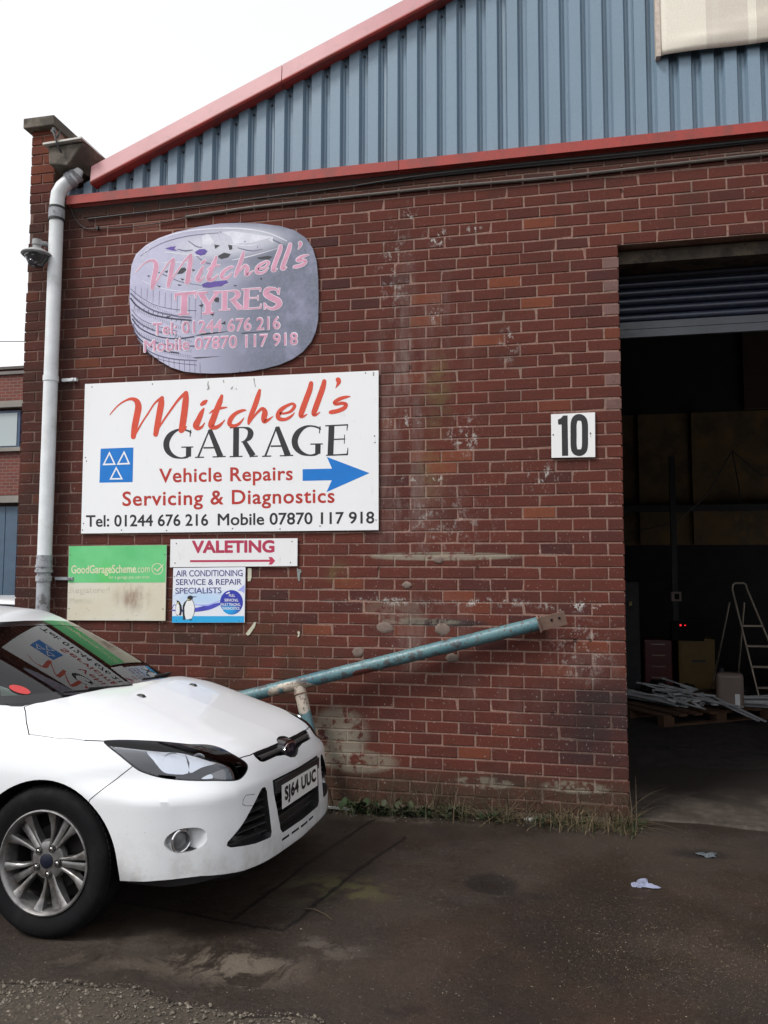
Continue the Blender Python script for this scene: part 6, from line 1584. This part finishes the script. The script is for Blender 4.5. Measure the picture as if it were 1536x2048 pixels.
# ================================================================== blue pipe frame leaning on the wall
pipe_m = new_mat('flaking_blue_pipe', (.05, .15, .2), .5, 0, .5); k = NT(pipe_m); co = k.geo()
q1 = k.noise(co, 9, 6, .68); q2 = k.noise(co, 45, 5, .7)
c = k.mix(k.rng(k.noise(co, 2.2, 3), .4, .6), (.050, .138, .170), (.095, .190, .208))
c = k.mix(k.mul(k.rng(k.mul(k.blob(co, (-2.29, -.2, .76), (.27, 1, .11), .45), k.rng(q1, .30, .50)), .35, .5), .95), c, (.48, .41, .33))
c = k.mix(k.mul(k.rng(k.mul(k.blob(co, (-2.24, -.2, .70), (.08, 1, .09), .4), k.rng(q1, .28, .48)), .3, .5), .9), c, (.46, .40, .33))
c = k.mix(k.mul(k.rng(k.mul(k.blob(co, (-1.77, -.2, .905), (.15, 1, .06), .5), k.rng(q1, .25, .45)), .3, .45), .95), c, (.135, .030, .024))
c = k.mix(k.mul(k.rng(q2, .565, .60), .85), c, (.085, .042, .03)); c = k.mix(k.mul(k.rng(q1, .53, .60), .70), c, (.06, .035, .033)); k.col(c); k.bump(q2, .0010, .5); k.rgh(k.rng(q2, .4, .7, .38, .65))
rust = rough_mat('rusty_steel_plate', (.20, .125, .095), .75, .15, 25, .0006, dirt=((.13, .065, .04), 12, .55, .6))
fr = empty('pipe_barrier', (-2.2, -.2, 0)); tag(fr, 'flaking blue tubular steel barrier frame leaning against the wall behind the car', 'barrier')
def W3(px, py, Y): q = on_plane(px, py, Y); return Vector((q[0], Y, q[1]))
LC = Vector((-2.2, -.2, 0))
a, b_ = W3(430, 1408, -.17), W3(1078, 1247, -.085)
m = MB(); m.tube([a-LC, b_-LC], .047, 32); m.build('top_rail', pipe_m, fr, True, 40)
p0 = W3(598, 1373, -.155); p1 = W3(632, 1520, -.20); p2 = W3(641, 1592, -.215); p2.z = -.06
m = MB(); m.tube([p0-LC, p1-LC, p2-LC], .043, 28); m.build('post', pipe_m, fr, True, 40)
m = MB(); m.tube([a-LC+Vector((-.28, 0, -.06)), Vector((a.x-.33, a.y, -.02))-LC], .052, 24); m.tube([a-LC, a-LC+Vector((-.30, 0, -.075))], .057, 24); m.build('far_post', pipe_m, fr, True, 40)
m = MB()
for t in np.linspace(0, 2*np.pi, 22, endpoint=False):
    d = (p1-p0).normalized(); u_ = d.cross(Vector((0, 1, 0))).normalized(); v_ = d.cross(u_); pp = p0+d*.050+(u_*math.cos(t)+v_*math.sin(t))*.044; m.lathe([(.0005, -.009), (.008, 0), (.0005, .009)], pp-LC, (0, 0, 1), 6)
m.build('weld_bead', rust, fr, True)
d = (b_-a).normalized(); up = Vector((0, -.25, 1)); up = (up-d*up.dot(d)).normalized(); nn_ = d.cross(up)
c0 = b_; m = MB()
def fl_box(a0, a1, h0, h1, t0, t1):
    V_ = [c0-LC+d*x+up*z+nn_*y for z in (h0, h1) for (x, y) in ((a0, t0), (a1, t0), (a1, t1), (a0, t1))]
    m.add(V_, [(0,3,2,1),(4,5,6,7),(0,1,5,4),(1,2,6,5),(2,3,7,6),(3,0,4,7)])
fl_box(-.004, .185, -.046, .050, .020, .028); fl_box(-.006, .004, -.050, .050, -.048, .048); m.build('end_bracket', rust, fr)
for x_ in (.088, .142):
    m = MB(); m.lathe([(.009, 0), (.0085, .003), (.0005, .0031)], c0-LC+d*x_+up*.012+nn_*.0285, nn_, 12); m.build('bolt_hole', hm, fr)
    m = MB(); m.lathe([(.009, 0), (.0085, .003), (.0005, .0031)], c0-LC+d*x_+up*.012+nn_*.0190, nn_, 12); m.build('bolt_hole', hm, fr)

# ================================================================== inside the doorway
galv = rough_mat('pale_galvanised_profile', (.42, .435, .455), .45, .25, 30, .0004, 0, .1)
wood = rough_mat('pallet_wood', (.085, .042, .022), .85, .35, 14, .002)
FZ = -.030
pal = empty('wooden_pallet', (1.02, 4.35, FZ), (0, 0, R_(33))); tag(pal, 'low wooden pallet carrying loose pale metal strips inside the doorway', 'pallet')
for y in (-.55, 0, .55):
    m = MB(); m.box((-.80, y-.05, 0), (.80, y+.05, .018)); m.build('bottom_board', wood, pal)
    for x in (-.73, 0, .73):
        m = MB(); m.box((x-.07, y-.05, .018), (x+.07, y+.05, .10)); m.build('block', wood, pal)
for i in range(8):
    x = -.745+i*.213; m = MB(); m.box((x-.055, -.60, .100), (x+.055, .60, .122)); m.build('deck_board', wood, pal)
rr = random.Random(17)
def channel(p, q, w_, h_, name='metal_strip', label=None):
    p, q = Vector(p), Vector(q); d = (q-p).normalized(); s_ = d.cross(Vector((0, 0, 1))).normalized(); u_ = s_.cross(d); t = .0025
    sec = [(-w_/2, 0), (-w_/2, h_), (-w_/2+t, h_), (-w_/2+t, t), (w_/2-t, t), (w_/2-t, h_), (w_/2, h_), (w_/2, 0)]
    m = MB(); c_ = (p+q)/2; V_ = [e-c_+s_*a+u_*b for e in (p, q) for a, b in sec]; K = 8
    m.add(V_, [(j, (j+1) % K, K+(j+1) % K, K+j) for j in range(K)]+[(0,1,2,3),(0,3,4,7),(4,5,6,7),(8,11,10,9),(8,15,12,11),(12,15,14,13)])
    o = m.build(name, galv); o.location = c_; tag(o, label, 'metal strip', 'loose metal strips on the pallet')
L1 = 'pale galvanised metal strip in the bundle left of the pallet, ends facing out'
for i in range(18):
    z = .125+FZ+.018*(i//5)+rr.uniform(0, .014); o_ = rr.uniform(-.05, .05)
    channel((-.25+rr.uniform(-.2, .2), 4.95+.05*(i % 5)+o_*2, z+.08+rr.uniform(-.02, .03)), (.97+rr.uniform(-.16, .09), 3.93+.055*(i % 5)+o_*.5, z), .030, .014, label=L1)
L2 = 'pale galvanised metal strip in the fanned bundle on the right of the pallet'
for i in range(22):
    z = .125+FZ+.018*(i//5)+rr.uniform(0, .016); channel((1.20+rr.uniform(-.1, .12), 4.20+.05*(i % 5)+rr.uniform(-.04, .04), z), (2.6+rr.uniform(-.3, .2), 4.60-.17*(i % 5)+rr.uniform(-.12, .12), z+rr.uniform(-.05, .06)), .028, .014, label=L2)
L3 = 'thin pale strip lying askew across the heap on the pallet'
for i in range(14):
    x, y, z = 1.05+rr.uniform(-.25, .35), 4.1+rr.uniform(-.2, .25), .16+rr.uniform(0, .10); an = rr.uniform(-.9, .25); L_ = rr.uniform(.18, .42)
    channel((x-L_*math.cos(an), y+L_*.4, z+rr.uniform(0, .07)), (x+L_*math.cos(an), y+L_*math.sin(an), z-rr.uniform(0, .05)), .024, .012, label=L3)
for lb, a, b2 in (('long pale strip sticking up at the back of the left bundle', (.55, 4.4, .30), (1.02, 4.15, .18)), ('second pale strip crossing the back of the left bundle', (.82, 4.6, .34), (1.18, 4.35, .25)), ('pale strip sloping down over the front edge of the pallet', (1.25, 4.05, .20), (1.66, 3.55, .05)), ('outermost pale strip sloping down beside the one over the pallet edge', (1.30, 4.00, .22), (1.73, 3.55, .045)), ('short strip leaning across the middle of the pallet', (.98, 4.3, .30), (1.28, 4.2, .20))):
    channel(a, b2, .028, .014, label=lb)
for i in range(18):
    a = rr.uniform(0, 3.14); x, y, z = 1.0+rr.uniform(-.14, .26), 3.95+rr.uniform(-.1, .2), .14+rr.uniform(0, .11)
    channel((x, y, z), (x+.09*math.cos(a), y+.06*math.sin(a), z+rr.uniform(-.06, .06)), .028, .018, 'metal_offcut', 'short bent offcut heaped in the middle of the pallet')
bagm = new_mat('black_bin_bag', (.006, .006, .007), .25, 0, .5)
def bag(x, y, s, seed, lb):
    r2 = random.Random(seed); bm = bmesh.new(); bmesh.ops.create_icosphere(bm, subdivisions=4, radius=1)
    for v in bm.verts:
        n_ = math.sin(v.co.x*7+seed)*math.sin(v.co.y*6+1)*math.sin(v.co.z*8+2); v.co = Vector((v.co.x*s, v.co.y*s*.8, max(v.co.z, -.55)*s*.62+(.16*s if v.co.z > .9 else 0)))*(1+.13*n_+r2.uniform(-.012, .012))
    me = bpy.data.meshes.new('bin_bag'); bm.to_mesh(me); bm.free(); o = link('bin_bag', me, bagm, None, True, 40); o.location = (x, y, FZ+s*.36); tag(o, lb, 'bin bag', 'bin bags behind the pallet')
bag(.86, 5.35, .24, 2, 'shiny black bin bag behind the left bundle of metal strips'); bag(1.22, 5.30, .20, 5, 'smaller black bin bag in front of the yellow cabinet'); bag(1.78, 5.2, .26, 9, 'black bin bag slumped behind the jerry can')
# plastic drum, cardboard, ladder, cabinet, tool chest, charger lamps
def rbox(name, a, b, mat, parent, bev):
    m = MB(); m.box(a, b); o = m.build(name, mat, parent); bv = o.modifiers.new('b', 'BEVEL'); bv.width = bev; bv.segments = 4; return o
cn = empty('jerry_can', (1.48, 4.05, .105), (0, 0, R_(-10))); tag(cn, 'milky plastic jerry can standing behind the metal strips', 'jerry can')
milk = rough_mat('milky_plastic', (.20, .15, .13), .5, .15, 8, 0); rbox('can_body', (-.145, -.09, 0), (.145, .09, .40), milk, cn, .05)
m = MB(); m.tube([(-.08, 0, .39), (-.08, 0, .44)], .025, 16); m.build('can_cap', blk_p, cn, True, 40); m = MB(); m.box((.05, -.0935, .02), (.10, -.089, .17)); m.build('can_label', whitep, cn)
cb = empty('cardboard_box', (1.17, 4.42, .10), (0, 0, R_(25))); tag(cb, 'flattened brown cardboard box under the jerry can', 'cardboard box')
card = rough_mat('brown_cardboard', (.12, .07, .042), .9, .2, 10, .001); m = MB(); m.box((-.22, -.18, 0), (.24, .18, .13)); m.build('carton', card, cb); m = MB(); m.add([(-.22, -.18, .132), (.24, -.18, .132), (.26, -.30, .21), (-.20, -.32, .19)], [(0,1,2,3)]); m.build('flap', card, cb)
lad = empty('step_ladder', (1.95, 4.75, FZ)); tag(lad, 'aluminium step ladder standing open in the dark doorway', 'ladder')
al = rough_mat('dull_aluminium', (.28, .235, .19), .4, .25, 25, .0004, 0, .6)
topz = 1.52; tx = -.18
for s_ in (-1, 1):
    w0, w1 = .085, .20
    m = MB(); m.tube([(tx+s_*w0, 0, topz-.05), (.10+s_*w1+.05, -.42, 0)], .013, 8); m.build('front_stile', al, lad, True, 50)
    m = MB(); m.tube([(tx+s_*w0-.03, .03, topz-.22), (-.32+s_*w1*.8, .50, 0)], .011, 8); m.build('back_stile', al, lad, True, 50)
m = MB(); m.tube([(tx-.085, 0, topz-.05), (tx-.075, 0, topz), (tx-.05, 0, topz+.02), (tx+.05, 0, topz+.02), (tx+.075, 0, topz), (tx+.085, 0, topz-.05)], .013, 8); m.build('top_hoop', al, lad, True, 50)
for i, t in enumerate((.30, .46, .62, .78, .92)):
    x = tx+(.15-tx)*t; y = -.42*t; z = (topz-.05)*(1-t); wd = .085+(.20-.085)*t; m = MB(); m.box((x-wd, y-.04, z-.010), (x+wd, y+.04, z+.010)); m.build('tread', al, lad)
yb = empty('yellow_cabinet', (1.46, 6.0, FZ)); tag(yb, 'mustard yellow storage cabinet standing at the back of the dark hall', 'cabinet')
ym = rough_mat('mustard_paint', (.13, .075, .008), .5, .2, 10, 0); rbox('cabinet_body', (-.24, -.02, 0), (.24, .4, .76), ym, yb, .02); m = MB(); m.box((-.20, -.035, .03), (.20, -.021, .72)); m.build('cabinet_door', ym, yb); m = MB(); m.box((-.07, -.040, .44), (.11, -.036, .465)); m.build('cabinet_badge', blk_p, yb)
rc = empty('tool_chest', (.98, 6.1, FZ)); tag(rc, 'dark red tool chest left of the yellow cabinet', 'tool chest')
rm = rough_mat('dark_red_paint', (.085, .003, .005), .4, .2, 10, 0); rbox('chest_body', (-.20, 0, 0), (.18, .4, .72), rm, rc, .015)
for i in range(4): m = MB(); m.box((-.18, -.016, .08+i*.155), (.16, -.001, .215+i*.155)); dr = m.build('drawer', rm, rc); m = MB(); m.box((-.10, -.028, .19+i*.155), (.08, -.017, .202+i*.155)); m.build('drawer_handle', al, dr)
ch_ = empty('battery_charger', (1.26, 5.95, .80)); tag(ch_, 'black charger with two small red lights above the cabinet', 'charger')
m = MB(); m.box((-.12, 0, -.10), (.30, .2, .16)); m.build('charger_body', hm, ch_); 
led = new_mat('red_led', (.5, .01, .02), .5, 0, .5, 0, (1.0, .02, .03, 1.1))
for x_, r_ in ((-.005, .012), (.055, .008)):
    m = MB(); m.lathe([(.0004, -.006), (r_, -.003), (r_, .001)], (x_, 0, .11), (0, 1, 0), 12); m.build('indicator_lamp', led, ch_, True)
sk = empty('wall_socket', (1.30, 6.6, 1.28)); tag(sk, 'square pale socket box high in the dark hall', 'socket'); m = MB(); m.box((-.065, 0, -.06), (.075, .05, .075)); m.build('socket_plate', milk, sk); m = MB(); m.box((-.02, -.006, -.035), (.045, -.001, .045)); m.build('socket_opening', hm, sk)
pst = empty('steel_post', (1.30, 6.65, FZ)); tag(pst, 'thin dark steel post carrying the pale socket box', 'post'); m = MB(); m.box((-.04, 0, 0), (.04, .08, 3.4)); m.build('post_shaft', steel, pst)
sw_ = empty('light_switch', (.60, 6.0, 1.20)); tag(sw_, 'tiny yellowed switch just inside the brick jamb', 'switch'); m = MB(); m.box((-.02, 0, -.03), (.02, .03, .03)); m.build('switch_plate', rough_mat('yellowed_plastic', (.30, .24, .10), .6), sw_); m = MB(); m.box((-.12, .031, -1.2), (.12, .3, .3)); m.build('switch_column', steel, sw_)
m = MB(); m.tube([Vector((2.39, 7.80, 3.60)), Vector((2.0, 7.78, 2.9)), Vector((1.5, 7.8, 2.45)), Vector((.8, 7.8, 2.3))], .010, 6); m.tube([Vector((2.39, 7.80, 3.60)), Vector((2.48, 7.8, 3.0)), Vector((2.50, 7.84, 2.75))], .010, 6); m.tube([Vector((2.39, 7.80, 3.60)), Vector((2.8, 7.8, 3.2)), Vector((3.4, 7.8, 3.15))], .010, 6)
m = m.build('hanging_cable', cbk, None, True); tag(m, 'black cables looping down the back wall of the hall', 'cable')

# ================================================================== neighbouring workshop and a car behind the corner
nb_ = empty('neighbour_building', (0, 0, 0)); tag(nb_, 'two-storey red brick unit with a blue door beyond the corner', 'building')
nbm = new_mat('neighbour_brick', (.16, .045, .032), .85); k = NT(nbm); co = k.obj()
br = k.n('TexBrick'); br.inputs['Color1'].default_value = (.17, .045, .032, 1); br.inputs['Color2'].default_value = (.125, .036, .028, 1); br.inputs['Mortar'].default_value = (.17, .12, .10, 1)
br.inputs['Scale'].default_value = 1.0; br.inputs['Brick Width'].default_value = .225; br.inputs['Row Height'].default_value = .085; br.inputs['Mortar Size'].default_value = .008
mp_ = k.n('Mapping'); mp_.inputs['Rotation'].default_value = (R_(90), 0, 0); k.l(co, mp_.inputs['Vector']); k.l(mp_.outputs[0], br.inputs['Vector']); k.col(br.outputs['Color'])
bandm = rough_mat('pale_concrete_band', (.24, .22, .195), .85, .15, 6, .001); blued = rough_mat('blue_steel_door', (.06, .10, .15), .5, .15, 6, .0004)
NY = 12.0
def nbox(a, b, name, mat, par=nb_): m = MB(); m.box(a, b); return m.build(name, mat, par)
nbox((-26, NY, 3.58), (-11.5, NY+8, 4.78), 'wall', nbm); nbox((-26, NY, 6.02), (-11.5, NY+8, 6.85), 'wall', nbm); nbox((-26, NY+.25, 4.78), (-11.5, NY+8, 6.02), 'wall', nbm)
nbox((-13.45, NY, -.4), (-11.5, NY+8, 3.30), 'wall', nbm); nbox((-26, NY+.002, 4.80), (-16.2, NY+.3, 6.0), 'wall', nbm)
nbox((-26, NY-.06, 3.38), (-11.5, NY+.2, 3.56), 'concrete_band', bandm); nbox((-26, NY-.05, 5.86), (-11.5, NY+.2, 6.02), 'concrete_band', bandm); nbox((-26, NY-.10, 4.70), (-11.5, NY+.2, 4.80), 'window_sill', bandm)
nbox((-26, NY-.08, 6.85), (-11.3, NY+8.2, 6.92), 'roof', rough_mat('dark_roof_edge', (.10, .085, .075), .8)); nbox((-14.6, NY-.06, 6.72), (-11.3, NY-.01, 6.80), 'gutter', rough_mat('grey_gutter', (.16, .14, .13), .6))
wfm = rough_mat('blue_window_frame', (.045, .075, .14), .45, .1, 6, 0); pane = new_mat('pale_window_pane', (.36, .41, .42), .12, 0, .6)
for xw in (-14.9, -17.6):
    wn = nbox((xw-.85, NY+.10, 4.802), (xw+1.0, NY+.16, 5.798), 'window', wfm); nbox((xw-.77, NY+.085, 4.87), (xw+.10, NY+.099, 5.73), 'pane', pane, wn); nbox((xw+.17, NY+.085, 4.87), (xw+.92, NY+.099, 5.73), 'pane', pane, wn)
for i in range(14):
    x = -13.50-.36*(i+1); nbox((x+.01, NY+.10, -.4), (x+.35, NY+.14, 3.295), 'door_plank', blued)
nbox((-18.6, NY+.145, -.4), (-13.46, NY+.2, 3.29), 'door_backing', steel)
o = nbox((-28, 0, 0), (-26.1, .1, .1), 'tmp', steel); bpy.data.objects.remove(o)
# second car: only its roof and screen show past the corner
c2 = empty('parked_car', (-7.05, 2.0, -.09), (0, 0, R_(183))); tag(c2, 'white car of which only the pale roof shows behind the near one', 'car')
wp = bpy.data.materials['white_car_paint']; dkp = bpy.data.materials['black_car_plastic']
def loft(name, secs, mat, par):
    m = MB(); K = len(secs[0]); V_ = [p for s_ in secs for p in s_]
    m.add(V_, [(i*K+j, i*K+(j+1) % K, (i+1)*K+(j+1) % K, (i+1)*K+j) for i in range(len(secs)-1) for j in range(K)]+[tuple(range(K)), tuple(range((len(secs)-1)*K, len(secs)*K))])
    o = m.build(name, mat, par, True, 60); md = o.modifiers.new('s', 'SUBSURF'); md.levels = md.render_levels = 2; return o
def sec(x, w_, z0, z1, r=.12): return [(x, -w_, z0), (x, -w_-.02, (z0+z1)/2), (x, -w_+r*.3, z1-r*.5), (x, -w_+r*1.6, z1), (x, w_-r*1.6, z1), (x, w_-r*.3, z1-r*.5), (x, w_+.02, (z0+z1)/2), (x, w_, z0)]
loft('body', [sec(-2.1, .78, .3, .9), sec(-1.9, .86, .25, 1.0), sec(-.5, .89, .25, .98), sec(.9, .88, .25, .94), sec(1.7, .84, .25, .84), sec(2.05, .70, .3, .68)], wp, c2)
loft('cabin_glass', [sec(-1.75, .66, .9, 1.05), sec(-1.35, .66, .9, 1.36), sec(-.2, .66, .9, 1.40), sec(.35, .64, .9, 1.30), sec(1.0, .60, .85, .98)], frm if 'frm' in globals() else dkp, c2)
loft('roof', [sec(-1.45, .60, 1.33, 1.40, .06), sec(-1.0, .62, 1.36, 1.455, .06), sec(-.1, .61, 1.37, 1.455, .06), sec(.25, .57, 1.31, 1.385, .06)], wp, c2)
for x in (-1.3, 1.35):
    for s_ in (-1, 1):
        m = MB(); m.lathe([(.0005, 0), (.30, 0), (.32, -.03), (.32, -.18), (.0005, -.19)], (x, s_*.88, .32), (0, s_, 0), 32); m.build('wheel', dkp, c2, True, 40)
# overhead line far off on the left
m = MB(); m.tube([(-30, 14, 9.3), (-20, 14, 8.55), (-14.45, 14, 8.2)], .012, 5); o = m.build('overhead_wire', cbk, None, True); tag(o, 'thin overhead wire against the white sky at the left', 'wire')
m = MB(); m.tube([(-14.45, 14, -.4), (-14.45, 14, 8.3)], .09, 8)
# units across the yard behind the viewer (they mirror in glass and paint)
ob = empty('opposite_building', (0, -26, 0)); tag(ob, 'long pale rendered and steel unit across the yard behind the viewer', 'building')
m = MB(); m.box((-30, -6, -.5), (30, 0, 2.6)); m.build('wall', bandm, ob); m = MB(); m.box((-30, -6, 2.6), (30, .05, 5.2)); m.build('cladding', clad, ob)
for i in range(6):
    m = MB(); m.box((-25+i*9, -.02, -.4), (-21+i*9, .06, 2.4)); m.build('shutter_door', grey_s, ob)
